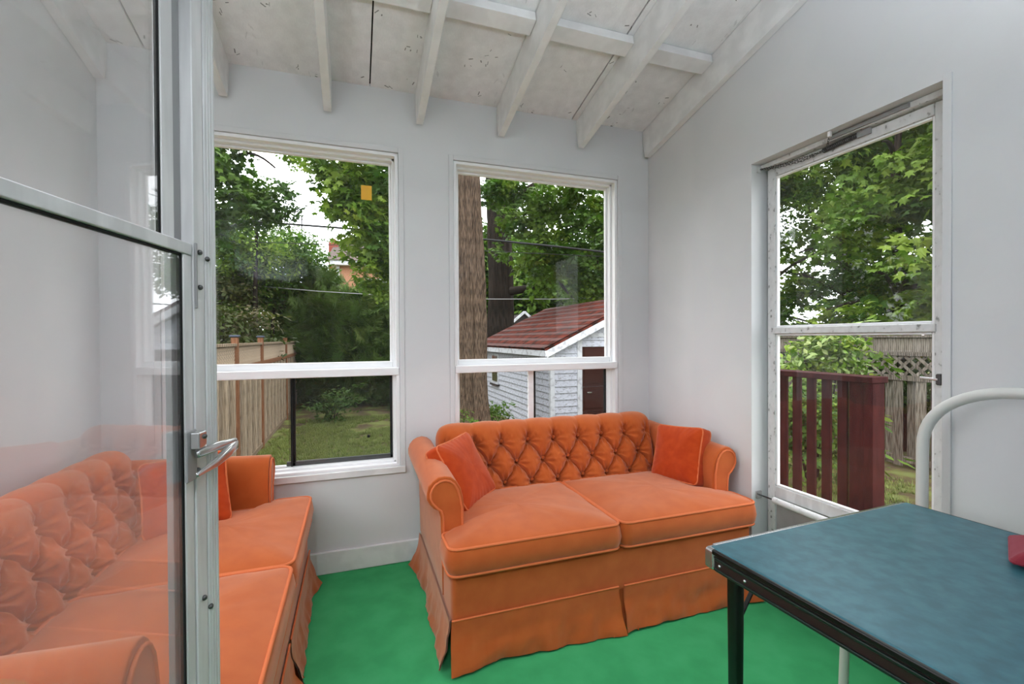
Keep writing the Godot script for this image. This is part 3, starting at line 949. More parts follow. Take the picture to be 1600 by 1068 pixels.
func backrest(s: Node3D) -> void:
	# side profile from behind the cushions up the tufted face, over the roll and down the outside
	var prof: Array[Vector2] = []   # (z, y)
	for k in 60:
		var t := k / 59.0
		prof.append(Vector2(lerpf(-0.578, -0.672, pow(t, 1.1)), lerpf(0.37, 0.705, t)))
	var rc := Vector2(-0.752, 0.712)
	for k in range(1, 25):
		var an := deg_to_rad(-5.0 + k * 9.6)
		prof.append(rc + Vector2(cos(an), sin(an)) * Vector2(0.080, 0.076))
	for k in range(1, 7):
		var t := k / 6.0
		prof.append(Vector2(lerpf(-0.812, -0.853, t), lerpf(0.64, 0.20, t)))
	var w := 0.155
	var rows_y := [0.684, 0.580, 0.476]
	var ncol := 420
	var half := 0.662
	var rows := []
	var fold := FastNoiseLite.new()
	fold.seed = 9
	fold.frequency = 9.0
	for j in prof.size():
		var p: Vector2 = prof[j]
		var t2 := (prof[mini(j + 1, prof.size() - 1)] - prof[maxi(j - 1, 0)]).normalized()
		var nv := Vector2(t2.y, -t2.x)
		if j < 60 and nv.x < 0:
			nv = -nv
		if j >= 60 and nv.dot(p - rc) < 0 and j < 84:
			nv = -nv
		# arc length above the top button row fades the pleats out over the roll
		var over := smoothstep(56.0, 66.0, float(j))
		var row := PackedVector3Array()
		for i in ncol + 1:
			var x := lerpf(-half, half, i / float(ncol))
			var e := clampf((absf(x) - (half - 0.09)) / 0.09, 0.0, 1.0)
			var puff := 0.0
			if j < 84:
				var y := p.y if j < 57 else 0.684
				var b: float = (y - rows_y[0]) / (rows_y[0] - rows_y[1]) * 0.5
				var xx := x / w
				if j >= 57 or y > rows_y[0]:
					puff = absf(sin(PI * xx))
				elif y < rows_y[2]:
					puff = absf(sin(PI * xx))
				else:
					puff = sqrt(absf(sin(PI * (xx + b)) * sin(PI * (xx - b))))
				puff = pow(puff, 0.75)
				# drawn folds that fan out from the nearest button
				var bx := 0.0
				var by := 0.0
				var bd := 9.0
				for r in 3:
					var off := 0.5 if r == 1 else 0.0
					var cx := (roundf(xx - off) + off) * w
					var dd: float = Vector2(x - cx, (p.y if j < 60 else 0.70 + (j - 60) * 0.012) - rows_y[r]).length()
					if dd < bd:
						bd = dd
						bx = cx
						by = rows_y[r]
				var ang: float = atan2(p.y - by, x - bx)
				puff += 0.20 * (1.0 - 2.0 * absf(sin(ang * 4.5 + bx * 40.0))) * exp(-pow((bd - 0.034) / 0.022, 2.0))
				puff -= 0.75 * exp(-pow(bd / 0.015, 2.0))
				puff += fold.get_noise_2d(x * 3.0, p.y * 3.0) * 0.06
			var depth := lerpf(0.052, 0.007, over) if j < 84 else 0.0
			if j >= 74 and j < 84:
				depth *= (84 - j) / 10.0
			depth *= 1.0 - e * 0.85
			var q := p + nv * (puff - 0.75) * depth
			var spine := Vector2(-0.752, minf(p.y, 0.70))
			q = spine + (q - spine) * sqrt(maxf(0.0, 1.0 - e * e * e))
			row.append(Vector3(x, q.y, q.x))
		rows.append(row)
	var b_ := obj("backrest", grid(rows), M.velvet, s)
	for r in 3:
		var cnt := 8 if r == 1 else 9
		for k in cnt:
			var x := (k - (cnt - 1) / 2.0) * w
			if absf(x) > half - 0.07:
				continue
			var t: float = (rows_y[r] - 0.37) / 0.335
			var bt := ball(0.0105, 10)
			var bo := obj_at("button", bt, M.velvet, b_, Vector3(x, rows_y[r], lerpf(-0.578, -0.672, pow(t, 1.1)) - 0.036))
			bo.scale = Vector3(1, 1, 0.6)

func skirt(s: Node3D) -> void:
	# [from, to, outward normal] seen from above, hem flared outward
	var y1 := 0.188
	var panels := [
		[Vector2(-0.733, 0.0), Vector2(-0.014, 0.0), Vector2(0, 1), 0.5],
		[Vector2(0.014, 0.0), Vector2(0.733, 0.0), Vector2(0, 1), 1.5],
		[Vector2(-0.738, -0.845), Vector2(-0.738, -0.012), Vector2(-1, 0), 2.5],
		[Vector2(0.738, -0.012), Vector2(0.738, -0.845), Vector2(1, 0), 3.5],
		[Vector2(-0.05, -0.016), Vector2(0.05, -0.016), Vector2(0, 1), 4.5],
	]
	var n := FastNoiseLite.new()
	n.seed = 31
	n.frequency = 4.0
	for q in panels:
		var a: Vector2 = q[0]
		var b: Vector2 = q[1]
		var o: Vector2 = q[2]
		var rows := []
		for side in 2:
			for jj in 9:
				var j := jj if side == 0 else 8 - jj
				var t := j / 8.0
				var row := PackedVector3Array()
				for k in 61:
					var u := k / 60.0
					var ends := pow(absf(u - 0.5) * 2.0, 4.0)
					var fl := t * t * (0.022 + 0.030 * ends) + t * n.get_noise_2d(u * a.distance_to(b) * 1.1 + q[3] * 3.0, t * 0.55 + u * 0.4) * 0.016 + t * (n.get_noise_2d(u * a.distance_to(b) * 1.4 + q[3] * 7.0, 0.0) * 0.014 + n.get_noise_2d(u * a.distance_to(b) * 2.2 + q[3], t * 0.5) * 0.004)
					fl -= 0.0055 * side
					var p := a.lerp(b, u) + o * (fl + 0.003)
					# corners kick out along the panel as well
					p += (b - a).normalized() * (signf(u - 0.5) * ends * t * 0.012)
					var hem := 0.010 + 0.004 * sin(u * 5.0 + q[3])
					row.append(Vector3(p.x, lerpf(y1, hem, t), p.y))
				rows.append(row)
		obj("skirt_panel", grid(rows), M.velvet, s)
	for k in 2:
		var x0: float = panels[k][0].x
		var x1: float = panels[k][1].x
		tube("skirt_welt", PackedVector3Array([Vector3(x0, y1, 0.002), Vector3(x1, y1, 0.002)]), 0.004, M.piping, s, 6)

func pillow(face_at: Vector3, nrm: Vector3, roll: float, size: float, label: String) -> void:
	var th := 0.095
	var z := nrm.normalized()
	var x := Vector3.UP.cross(z).normalized()
	var y := z.cross(x)
	var bas := Basis(x, y, z).rotated(z, roll)
	var p := base("throw_pillow", face_at - z * th * 0.5)
	# local x, z spread the square and local y is the thickness
	p.transform.basis = Basis(bas.x, bas.z, -bas.y)
	tag(p, label, "pillow", "rust velvet pillows on the loveseats")
	var h := size / 2
	var raw := PackedVector2Array([Vector2(-h, -h), Vector2(h, -h), Vector2(h, h), Vector2(-h, h)])
	var o := round_poly(raw, PackedFloat32Array([0.03, 0.03, 0.03, 0.03]), 5, 0.012)
	# sides bow in a little between the corners
	for k in o.size():
		var v := o[k]
		var d := (1.0 - absf(absf(v.x) - absf(v.y)) / h)
		o[k] = v * (0.965 + 0.035 * pow(clampf(d, 0, 1), 2.0))
	var body := obj("cover", puffy(o, -th / 2 + 0.012, th / 2 - 0.012, 0.034, 0.004, 0.0022), M.velvet_deep, p)
	tube("piping", outline3(o, th / 2 - 0.014), 0.0042, M.piping, p, 6, true)
	tube("piping", outline3(o, -th / 2 + 0.014), 0.0042, M.piping, p, 6, true)
	body.name = "cover"

func card_table() -> void:
	var t := base("card_table", Vector3(1.296, 0, -0.556), 0.0445)
	tag(t, "folding card table with teal vinyl top and black metal legs", "table")
	var h := 0.42
	obj_at("table_top", cbox(Vector3(2 * h - 0.012, 0.014, 2 * h - 0.012), 0.006), M.tabletop, t, Vector3(0, 0.703, 0))
	for s in 4:
		var turn := Basis(Vector3.UP, s * PI / 2)
		var e := base_part("edge", t)
		e.transform = Transform3D(turn, Vector3.ZERO)
		slab("trim_band", Vector3(-h + 0.02, 0.694, h - 0.010), Vector3(h - 0.02, 0.7085, h + 0.002), M.table_black, e, 0.004)
		slab("apron", Vector3(-h + 0.02, 0.655, h - 0.014), Vector3(h - 0.02, 0.694, h - 0.004), M.table_maroon, e, 0.001)
		slab("bead", Vector3(-h + 0.03, 0.683, h - 0.005), Vector3(h - 0.03, 0.691, h + 0.001), M.table_green, e, 0.003)
		slab("bead", Vector3(-h + 0.03, 0.656, h - 0.005), Vector3(h - 0.03, 0.664, h + 0.001), M.table_green, e, 0.003)
		for x in [-0.375, -0.300, 0.300, 0.375]:
			obj_at("rivet", ball(0.0045, 8), M.chrome, e, Vector3(x, 0.674, h - 0.003))
		if s == 2:
			slab("metal_strip", Vector3(-h + 0.022, 0.7065, h - 0.011), Vector3(h - 0.022, 0.7105, h - 0.001), M.chrome, e, 0.0015)
		# silver corner cap
		var c := obj_at("corner_cap", cbox(Vector3(0.034, 0.054, 0.034), 0.008), M.chrome, t, turn * Vector3(h - 0.013, 0.681, h - 0.013))
		c.basis = turn
		# tapering leg and its folding brace
		var lp := turn * Vector3(h - 0.050, 0, h - 0.050)
		var rows := []
		for k in [[0.0, 0.010], [0.02, 0.012], [0.66, 0.0165], [0.661, 0.0]]:
			var row := PackedVector3Array()
			for q in 16:
				var an := TAU * q / 16
				var cc := Vector2(signf(cos(an)) * pow(absf(cos(an)), 0.5), signf(sin(an)) * pow(absf(sin(an)), 0.5))
				row.append(lp + Vector3(cc.x * k[1], k[0], -cc.y * k[1]))
			rows.append(row)
		obj("leg", grid(rows, true), M.table_black, t)
		bar("brace", lp + turn * Vector3(-0.012, 0.53, 0), lp + turn * Vector3(-0.10, 0.655, 0), 0.012, 0.004, M.table_black, t, 0.001)

func chair() -> void:
	var c := base("tubular_chair", Vector3(1.775, 0, -0.742))
	tag(c, "white tubular metal chair with an arched back, behind the card table", "chair")
	var p := PackedVector3Array()
	var w := 0.245
	for k in 8:
		p.append(Vector3(-0.01 + 0.01 * k / 7.0, lerpf(0.0, 0.86, k / 7.0), -w))
	for k in range(1, 25):
		var an := PI * k / 25.0
		p.append(Vector3(0.0, 0.875 + 0.21 * pow(sin(an), 0.85), -w * cos(an)))
	for k in 8:
		p.append(Vector3(0.0 - 0.01 * k / 7.0, lerpf(0.86, 0.0, k / 7.0), w))
	tube("back_frame", p, 0.0165, M.chair_white, c, 16)
	for s in [-1, 1]:
		tube("leg", PackedVector3Array([Vector3(-0.40, 0.0, s * (w - 0.015)), Vector3(-0.385, 0.43, s * (w - 0.02))]), 0.0125, M.chair_white, c, 12)
		tube("side_rail", PackedVector3Array([Vector3(-0.39, 0.43, s * (w - 0.02)), Vector3(0.0, 0.43, s * (w - 0.005))]), 0.0125, M.chair_white, c, 12)
	tube("cross_rail", PackedVector3Array([Vector3(-0.385, 0.43, -w + 0.02), Vector3(-0.385, 0.43, w - 0.02)]), 0.0125, M.chair_white, c, 12)
	var o := round_poly(PackedVector2Array([Vector2(-0.40, -w + 0.025), Vector2(-0.03, -w + 0.03), Vector2(-0.03, w - 0.03), Vector2(-0.40, w - 0.025)]), PackedFloat32Array([0.05, 0.05, 0.05, 0.05]), 6, 0.03)
	obj("seat", puffy(o, 0.443, 0.468, 0.012, 0.004), M.chair_white, c)

func red_cushion() -> void:
	var c := base("crimson_cushion", Vector3(1.560, 0.7105, -0.580), 0.42)
	tag(c, "crimson cloth cushion lying flat on the teal card table", "cushion")
	var o := round_poly(PackedVector2Array([Vector2(-0.10, -0.09), Vector2(0.10, -0.09), Vector2(0.10, 0.09), Vector2(-0.10, 0.09)]), PackedFloat32Array([0.014, 0.014, 0.014, 0.014]), 5, 0.02)
	obj("cover", puffy(o, 0.010, 0.020, 0.026, 0.002, 0.001), M.crimson, c)
	tube("seam", outline3(o, 0.015, 1.01), 0.003, M.crimson, c, 6, true)

# ------------------------------------------------------------------ plants
var sprays := {}

func leaf_tris(kind: String) -> PackedVector2Array:
	var o := PackedVector2Array()
	if kind == "maple":
		var half := [Vector2(0, 1.0), Vector2(0.15, 0.62), Vector2(0.54, 0.74), Vector2(0.30, 0.38), Vector2(0.46, 0.12), Vector2(0, 0)]
		for k in 6:
			o.append(half[k])
		for k in range(4, 0, -1):
			o.append(Vector2(-half[k].x, half[k].y))
	else:
		for q in [Vector2(0, 1.0), Vector2(0.22, 0.62), Vector2(0.24, 0.34), Vector2(0, 0), Vector2(-0.24, 0.34), Vector2(-0.22, 0.62)]:
			o.append(q)
	return o

# a twig with leaves on it
func spray(kind: String, variant: int) -> ArrayMesh:
	var key := "%s%d" % [kind, variant]
	if sprays.has(key):
		return sprays[key]
	var r := RandomNumberGenerator.new()
	r.seed = 100 + variant * 7 + kind.length() * 31
	var t := PackedVector3Array()
	if kind == "cedar":
		for k in 16:
			var y := k / 15.0
			for s in [-1, 1]:
				var ln: float = (0.10 + 0.22 * sin(PI * clampf(y * 0.9 + 0.08, 0, 1))) * r.randf_range(0.75, 1.15)
				var p := Vector3(0, y * 0.5, -0.06 * y * y)
				var tip := p + Vector3(s * ln * 0.8, ln * r.randf_range(0.35, 0.6), r.randf_range(-0.07, 0.07))
				var side := Vector3(0, 0.022, 0.0)
				t.append_array([p - side, p + side, tip])
				var mid := p.lerp(tip, 0.45)
				t.append_array([mid, mid + Vector3(s * 0.01, 0.03, 0.0), mid + Vector3(s * 0.05, 0.075, r.randf_range(-0.03, 0.03))])
	else:
		var shape := leaf_tris(kind)
		var count := 11 if kind == "maple" else 14
		var size := 0.135 if kind == "maple" else 0.095
		for k in count:
			var along := k / float(count - 1)
			var p := Vector3(sin(k * 2.4) * 0.10 * (1 - along * 0.5), r.randf_range(-0.05, 0.05) - along * 0.05, along * 0.42 - 0.12)
			var dirv := Vector3(sin(k * 2.4) + r.randf_range(-0.4, 0.4), r.randf_range(-0.75, 0.15), 0.5 + r.randf_range(-0.5, 0.6)).normalized()
			var x := Vector3.UP.cross(dirv).normalized()
			var up := dirv.cross(x)
			var tilt := r.randf_range(-0.6, 0.6)
			x = x.rotated(dirv, tilt)
			up = up.rotated(dirv, tilt)
			var sz := size * r.randf_range(0.75, 1.2)
			var mid := p + dirv * sz * 0.35
			var pts := []
			for q in shape:
				pts.append(p + (x * q.x + dirv * q.y - up * (absf(q.x) * 0.28 + q.y * q.y * 0.12)) * sz)
			for q in pts.size():
				t.append_array([mid, pts[q], pts[(q + 1) % pts.size()]])
	sprays[key] = flat(t)
	return sprays[key]

# a bough: several twigs gathered in a ball of about a third of a metre
func bough(kind: String, variant: int) -> ArrayMesh:
	var key := "bough_%s%d" % [kind, variant]
	if sprays.has(key):
		return sprays[key]
	var r := RandomNumberGenerator.new()
	r.seed = 900 + variant
	var v := PackedVector3Array()
	var nn := PackedVector3Array()
	var cc := PackedColorArray()
	for k in 16:
		var a := spray(kind, k % 3).surface_get_arrays(0)
		var bs := Basis.from_euler(Vector3(r.randf_range(-0.7, 0.7), r.randf() * TAU, r.randf_range(-0.5, 0.5)))
		if kind == "cedar":
			bs = Basis.from_euler(Vector3(r.randf_range(-1.3, 1.3), r.randf() * TAU, r.randf_range(-1.3, 1.3)))
		var off := Vector3(r.randfn(), r.randfn() * 0.7, r.randfn()).normalized() * 0.44 * pow(r.randf(), 0.42)
		var pv: PackedVector3Array = a[Mesh.ARRAY_VERTEX]
		var pn: PackedVector3Array = a[Mesh.ARRAY_NORMAL]
		v.append_array(Transform3D(bs.scaled(Vector3.ONE * r.randf_range(0.8, 1.2)), off) * pv)
		nn.append_array(Transform3D(bs, Vector3.ZERO) * pn)
		var col := PackedColorArray()
		col.resize(pv.size())
		var f := r.randf_range(0.72, 1.28)
		col.fill(Color(f * r.randf_range(0.9, 1.15), f, f))
		cc.append_array(col)
	var arr := []
	arr.resize(Mesh.ARRAY_MAX)
	arr[Mesh.ARRAY_VERTEX] = v
	arr[Mesh.ARRAY_NORMAL] = nn
	arr[Mesh.ARRAY_COLOR] = cc
	var am := ArrayMesh.new()
	am.add_surface_from_arrays(Mesh.PRIMITIVE_TRIANGLES, arr)
	sprays[key] = am
	return sprays[key]

# clusters: [centre, radius vector, number of twigs]
func foliage(parent: Node, kind: String, clusters: Array, tints: Array, size: float, seed_: int, m: Material, called := "foliage") -> void:
	var r := RandomNumberGenerator.new()
	r.seed = seed_
	var at := [[], [], []]
	for c in clusters:
		var n := maxi(1, int(c[2] / 16.0 + r.randf()))
		for k in n:
			var d := Vector3(r.randfn(), r.randfn(), r.randfn()).normalized() * pow(r.randf(), 0.42)
			var sc := size * r.randf_range(0.75, 1.2) * clampf(c[1].x / 0.45, 0.55, 1.0)
			var p: Vector3 = c[0] + d * (c[1] - Vector3.ONE * minf(0.34 * sc, c[1].y * 0.75))
			var bs := Basis.from_euler(Vector3(r.randf_range(-0.5, 0.5), r.randf() * TAU, r.randf_range(-0.5, 0.5)))
			var tint: Color = tints[r.randi() % tints.size()]
			var f := r.randf_range(0.75, 1.25)
			at[r.randi() % 3].append([Transform3D(bs.scaled(Vector3.ONE * sc), p), Color(tint.r * f, tint.g * f, tint.b * f)])
	if at[0].size() + at[1].size() + at[2].size() < 36:
		at = [at[0] + at[1] + at[2], [], []]
	for v in 3:
		if at[v].is_empty():
			continue
		var mm := MultiMesh.new()
		mm.transform_format = MultiMesh.TRANSFORM_3D
		mm.use_colors = true
		mm.mesh = bough(kind, v)
		mm.instance_count = at[v].size()
		for k in at[v].size():
			mm.set_instance_transform(k, at[v][k][0])
			mm.set_instance_color(k, at[v][k][1])
		var o := MultiMeshInstance3D.new()
		o.name = called
		o.multimesh = mm
		o.material_override = m
		o.set_meta("kind", "stuff")
		parent.add_child(o, true)

# a trunk or limb with bark ridges; points carry their own radius
func limb(called: String, pts: Array, radii: Array, m: Material, parent: Node, cols: int, rows_n: int, relief: float, seed_: int) -> void:
	var c := Curve3D.new()
	for k in pts.size():
		var tang := Vector3.ZERO
		if k > 0 and k < pts.size() - 1:
			tang = (pts[k + 1] - pts[k - 1]) * 0.17
		c.add_point(pts[k], -tang, tang)
	var n := FastNoiseLite.new()
	n.seed = seed_
	n.frequency = 1.0
	n.fractal_octaves = 2
	var rows := []
	var len := c.get_baked_length()
	var up := Vector3.FORWARD
	for k in rows_n + 1:
		var t := k / float(rows_n)
		var p := c.sample_baked(t * len)
		var d := (c.sample_baked(minf(t * len + 0.05, len)) - c.sample_baked(maxf(t * len - 0.05, 0))).normalized()
		var x := up.cross(d).normalized()
		var y := d.cross(x)
		up = y
		var f := t * (radii.size() - 1)
		var r := lerpf(radii[int(f)], radii[mini(int(f) + 1, radii.size() - 1)], f - int(f))
		var row := PackedVector3Array()
		for s in cols:
			var an := TAU * s / cols
			var q := Vector2(cos(an), sin(an))
			var ridge := 1.0 - 2.0 * absf(n.get_noise_3d(q.x * 7.0, q.y * 7.0, t * len * 0.32))
			var broad := n.get_noise_3d(q.x * 1.3, q.y * 1.3, t * len * 0.35)
			row.append(p + (x * q.x + y * q.y) * (r * (1.0 + broad * 0.16) + ridge * relief))
		rows.append(row)
	obj(called, grid(rows, true), m, parent)

func P(px: float, py: float, depth: float) -> Vector3:
	return ray_d(px, py, depth)

# cluster given by its place in the photograph, distance, radius in metres and twig count
func C(px: float, py: float, depth: float, r: float, n: int) -> Array:
	return [P(px, py, depth), Vector3(r, r * 0.8, r), n]

func yard() -> void:
	var green := [Color(0.07, 0.135, 0.02), Color(0.10, 0.18, 0.022), Color(0.055, 0.115, 0.02), Color(0.14, 0.22, 0.028)]
	var light := [Color(0.16, 0.25, 0.03), Color(0.21, 0.30, 0.04), Color(0.12, 0.21, 0.03)]
	var olive := [Color(0.07, 0.09, 0.025), Color(0.10, 0.11, 0.035), Color(0.05, 0.085, 0.02), Color(0.11, 0.10, 0.05)]
	var dark := [Color(0.06, 0.11, 0.022), Color(0.08, 0.135, 0.028), Color(0.10, 0.155, 0.035)]
	# ground
	var gm := PlaneMesh.new()
	gm.size = Vector2(120, 120)
	var lawn := obj_at("lawn", gm, M.lawn, self, Vector3(8, YARD, -30))
	tag(lawn, "patchy back-yard lawn with bare earth under the trees", "lawn", "", "structure")
	grass()
	cedar_fence()
	grey_fence()
	railing()
	garage()
	neighbours()
	wires()
	# the great maple in front of the garage
	var t1 := base("maple_tree", Vector3(1.86, YARD, -7.55))
	tag(t1, "thick furrowed maple trunk standing in front of the garage eave", "tree", "yard trees")
	limb("trunk", [Vector3(-0.02, -0.15, 0.02), Vector3(0, 0.5, 0), Vector3(-0.02, 2.4, 0), Vector3(-0.08, 5.0, 0), Vector3(-0.1, 8.0, 0.0)], [0.40, 0.285, 0.262, 0.25, 0.235, 0.225, 0.215, 0.20], M.bark, t1, 150, 220, 0.032, 3)
	limb("branch", [Vector3(-0.1, 6.4, 0), Vector3(-0.9, 7.2, 0.6), Vector3(-2.4, 7.6, 0.9)], [0.12, 0.09, 0.05], M.bark_dark, t1, 16, 24, 0.006, 4)
	limb("branch", [Vector3(-0.1, 6.9, 0), Vector3(1.2, 8.2, 0.4), Vector3(3.0, 9.2, 0.2)], [0.12, 0.09, 0.05], M.bark_dark, t1, 16, 24, 0.006, 5)
	limb("branch", [Vector3(-0.1, 5.6, -0.1), Vector3(-1.0, 5.4, 0.3), Vector3(-1.9, 4.9, 0.4)], [0.07, 0.05, 0.025], M.bark_dark, t1, 16, 24, 0.004, 6)
	var cl := []
	for c in [[520, 268, 8.6, 0.55, 46], [566, 270, 8.4, 0.6, 60], [606, 272, 8.2, 0.6, 60], [545, 318, 8.7, 0.5, 44], [592, 325, 8.4, 0.55, 58], [618, 372, 8.6, 0.55, 56], [566, 362, 8.8, 0.45, 40], [602, 405, 8.9, 0.42, 38], [552, 395, 9.0, 0.26, 14], [585, 440, 9.0, 0.3, 24], [500, 250, 8.8, 0.4, 22], [560, 420, 9.2, 0.25, 16], [605, 455, 9.1, 0.3, 24], [530, 300, 8.7, 0.4, 30]]:
		cl.append(C(c[0], c[1], c[2], c[3], c[4]))
	for k in 26:
		cl.append([Vector3(rng.randf_range(-3.2, 5.6), rng.randf_range(5.6, 10.5), rng.randf_range(-11.0, -5.6)), Vector3(1.2, 0.8, 1.2), 34])
	foliage_at(t1, "maple", cl, green + light, 1.0, 11)
	# second maple behind the garage
	var p2 := P(783, 500, 15.8)
	var t2 := base("maple_tree", Vector3(p2.x, YARD, p2.z))
	tag(t2, "big dark maple rising behind the red garage roof", "tree", "yard trees")
	limb("trunk", [Vector3(0.05, -0.1, 0), Vector3(0, 1.5, 0), Vector3(-0.02, 4.5, 0), Vector3(-0.15, 8.5, 0)], [0.54, 0.45, 0.43, 0.40, 0.37, 0.33], M.bark_dark, t2, 110, 60, 0.02, 7)
	var o2 := t2.position
	limb("branch", [P(792, 330, 14.5) - o2, P(820, 302, 14.2) - o2, P(850, 285, 13.8) - o2, P(880, 276, 13.6) - o2], [0.20, 0.15, 0.12, 0.07], M.bark_dark, t2, 18, 30, 0.01, 8)
	limb("branch", [P(798, 455, 14.4) - o2, P(835, 448, 14.0) - o2, P(868, 432, 13.6) - o2, P(878, 405, 13.4) - o2], [0.13, 0.10, 0.07, 0.04], M.bark_dark, t2, 14, 30, 0.006, 9)
	limb("branch", [P(868, 432, 13.6) - o2, P(890, 460, 13.4) - o2, P(905, 475, 13.2) - o2], [0.05, 0.04, 0.02], M.bark_dark, t2, 10, 20, 0.004, 10)
	var c2 := []
	for c in [[800, 300, 13.5, 0.9, 60], [845, 318, 13.2, 1.0, 90], [895, 312, 13.0, 1.0, 100], [935, 335, 12.8, 1.0, 100], [870, 365, 13.0, 1.0, 100], [915, 390, 12.8, 1.0, 110], [838, 395, 13.2, 0.9, 80], [815, 345, 13.0, 0.7, 60], [945, 430, 12.8, 0.9, 90], [888, 430, 13.2, 0.8, 70], [845, 440, 13.6, 0.7, 46], [915, 465, 13.4, 0.6, 50], [762, 300, 13.6, 0.6, 30], [790, 395, 13.2, 0.5, 22]]:
		c2.append(C(c[0], c[1], c[2], c[3], c[4]))
	foliage_at(t2, "maple", c2, green, 1.05, 12)
	# leafy tree over the cedar fence
	var t3 := base("maple_tree", Vector3(-4.3, YARD, -9.8))
	tag(t3, "leafy maple reaching over the cedar fence into the window", "tree", "yard trees")
	limb("trunk", [Vector3(0, -0.1, 0), Vector3(0.1, 2.0, 0), Vector3(0.3, 4.5, 0), Vector3(0.4, 7.0, 0)], [0.3, 0.22, 0.2, 0.16, 0.1], M.bark_dark, t3, 32, 60, 0.012, 13)
	limb("branch", [Vector3(0.3, 4.4, 0), P(350, 250, 9.6) - t3.position, P(395, 240, 9.4) - t3.position, P(430, 262, 9.3) - t3.position], [0.08, 0.05, 0.03, 0.015], M.bark_dark, t3, 10, 24, 0.004, 14)
	var c3 := []
	for c in [[352, 262, 9.4, 0.55, 50], [372, 305, 9.4, 0.55, 56], [412, 330, 9.4, 0.42, 40], [438, 300, 9.4, 0.30, 22], [452, 246, 9.4, 0.24, 16], [345, 225, 9.3, 0.45, 30], [404, 298, 9.5, 0.3, 22], [455, 330, 9.4, 0.18, 7], [330, 340, 9.5, 0.6, 60], [300, 280, 9.5, 0.8, 70], [250, 260, 9.5, 0.9, 70]]:
		c3.append(C(c[0], c[1], c[2], c[3], c[4]))
	foliage_at(t3, "maple", c3, green, 0.95, 14)
	# garden trees beyond the cedar fence, off to its far side
	var k8 := 0
	for c in [[-4.9, -5.6], [-6.2, -8.2], [-8.0, -11.5]]:
		var foot := Vector3(c[0], YARD, c[1])
		var tr := base("garden_tree", foot)
		tag(tr, ["garden tree beyond the fence, mirrored in the storm door glass", "broad garden tree over the fence beside the window", "tall garden tree deep in the next yard past the fence", "garden tree close to the porch side of the fence", "garden tree far across the next yard"][k8], "tree", "garden trees past the fence")
		limb("trunk", [Vector3(0, -0.1, 0), Vector3(0.1, 2.2, 0.05), Vector3(0.0, 5.0, 0.0)], [0.15, 0.11, 0.05], M.bark_dark, tr, 14, 30, 0.008, 180 + k8)
		var cc := []
		for lv in 9:
			for b in 2:
				var an := rng.randf() * TAU
				cc.append([foot + Vector3(cos(an) * 0.9, 0.9 + lv * 0.75, sin(an) * 0.9), Vector3(0.9, 0.6, 0.9), 48])
		foliage_at(tr, "broad", cc, green, 1.5, 190 + k8)
		k8 += 1
	# scrubby olive growth behind the fence
	var k4 := 0
	for c in [[372, 405, 13.0, 1.15, 170, 3.4], [438, 400, 14.0, 1.1, 170, 3.6], [352, 480, 12.5, 1.0, 120, 2.2], [425, 480, 13.5, 1.0, 130, 2.4], [486, 428, 15.0, 0.9, 130, 3.0], [300, 430, 12.5, 1.1, 100, 3.0], [398, 362, 12.4, 0.9, 110, 3.0], [462, 392, 17.0, 0.8, 90, 3.0], [345, 505, 10.8, 0.6, 80, 1.0]]:
		var q := P(c[0], c[1], c[2])
		var tr := base("scrub_tree", Vector3(q.x, YARD, q.z))
		tag(tr, ["tall olive-green scrub tree beyond the cedar fence, its crown under the black cable", "bright green scrub tree beyond the cedar fence, beside the open sky gap", "low brownish scrub tree right behind the capped fence posts", "low dense scrub tree behind the far end of the cedar fence", "slim scrub tree between the cedar hedge and the fence line", "olive scrub tree beyond the fence, masked by the glass door", "tall bright scrub tree whose top touches the maple leaves over the fence", "narrow scrub tree at the edge of the open sky gap", "low bushy scrub pressed against the back of the cedar fence"][k4], "tree", "scrub trees beyond the cedar fence")
		var th: float = q.y - YARD
		limb("trunk", [Vector3(0.1, -0.1, 0), Vector3(0.0, th * 0.5, 0.05), Vector3(0.05, th, 0)], [0.09, 0.07, 0.03], M.bark_dark, tr, 12, 24, 0.006, 20 + k4)
		var cc := []
		for b in 5:
			cc.append([q + Vector3(rng.randf_range(-0.7, 0.7), rng.randf_range(-0.8, 0.6), rng.randf_range(-0.5, 0.5)), Vector3(c[3], c[3] * 0.8, c[3]) * 0.8, int(c[4] * 0.42)])
		foliage_at(tr, "broad", cc, [green + light, green, olive, olive + green, green, olive, green + light, green, olive][k4], 1.3, 30 + k4)
		k4 += 1
	# cedar hedge at the end of the lawn
	var k5 := 0
	for px in [468, 505, 545, 585, 622]:
		var q := ray_y(px, 632, YARD)
		var hg := base("cedar_shrub", Vector3(q.x, YARD, q.z))
		tag(hg, ["cedar shrub at the hedge end that meets the board fence", "tallest cedar shrub of the hedge, below the sky gap", "cedar shrub of the hedge in front of the red chimney", "cedar shrub of the hedge in front of the brick house window", "cedar shrub of the hedge nearest the great maple trunk"][k5], "shrub", "cedar hedge at the end of the lawn")
		limb("stem", [Vector3(0, -0.1, 0), Vector3(0.05, 1.6, 0.0), Vector3(0, 3.2, 0)], [0.09, 0.07, 0.02], M.bark_dark, hg, 10, 20, 0.006, 40 + k5)
		var cc := []
		var hh: float = [2.6, 3.3, 2.7, 3.0, 3.0][k5]
		for b in 9:
			var t := b / 8.0
			cc.append([q + Vector3(0, 0.25 + t * hh, 0), Vector3(0.85, 0.5, 0.75) * (1.0 - 0.55 * t), int(95 * (1.05 - 0.55 * t))])
		foliage_at(hg, "cedar", cc, dark, 1.25, 50 + k5, M.needle)
		k5 += 1
	# far trees that close the view
	var k6 := 0
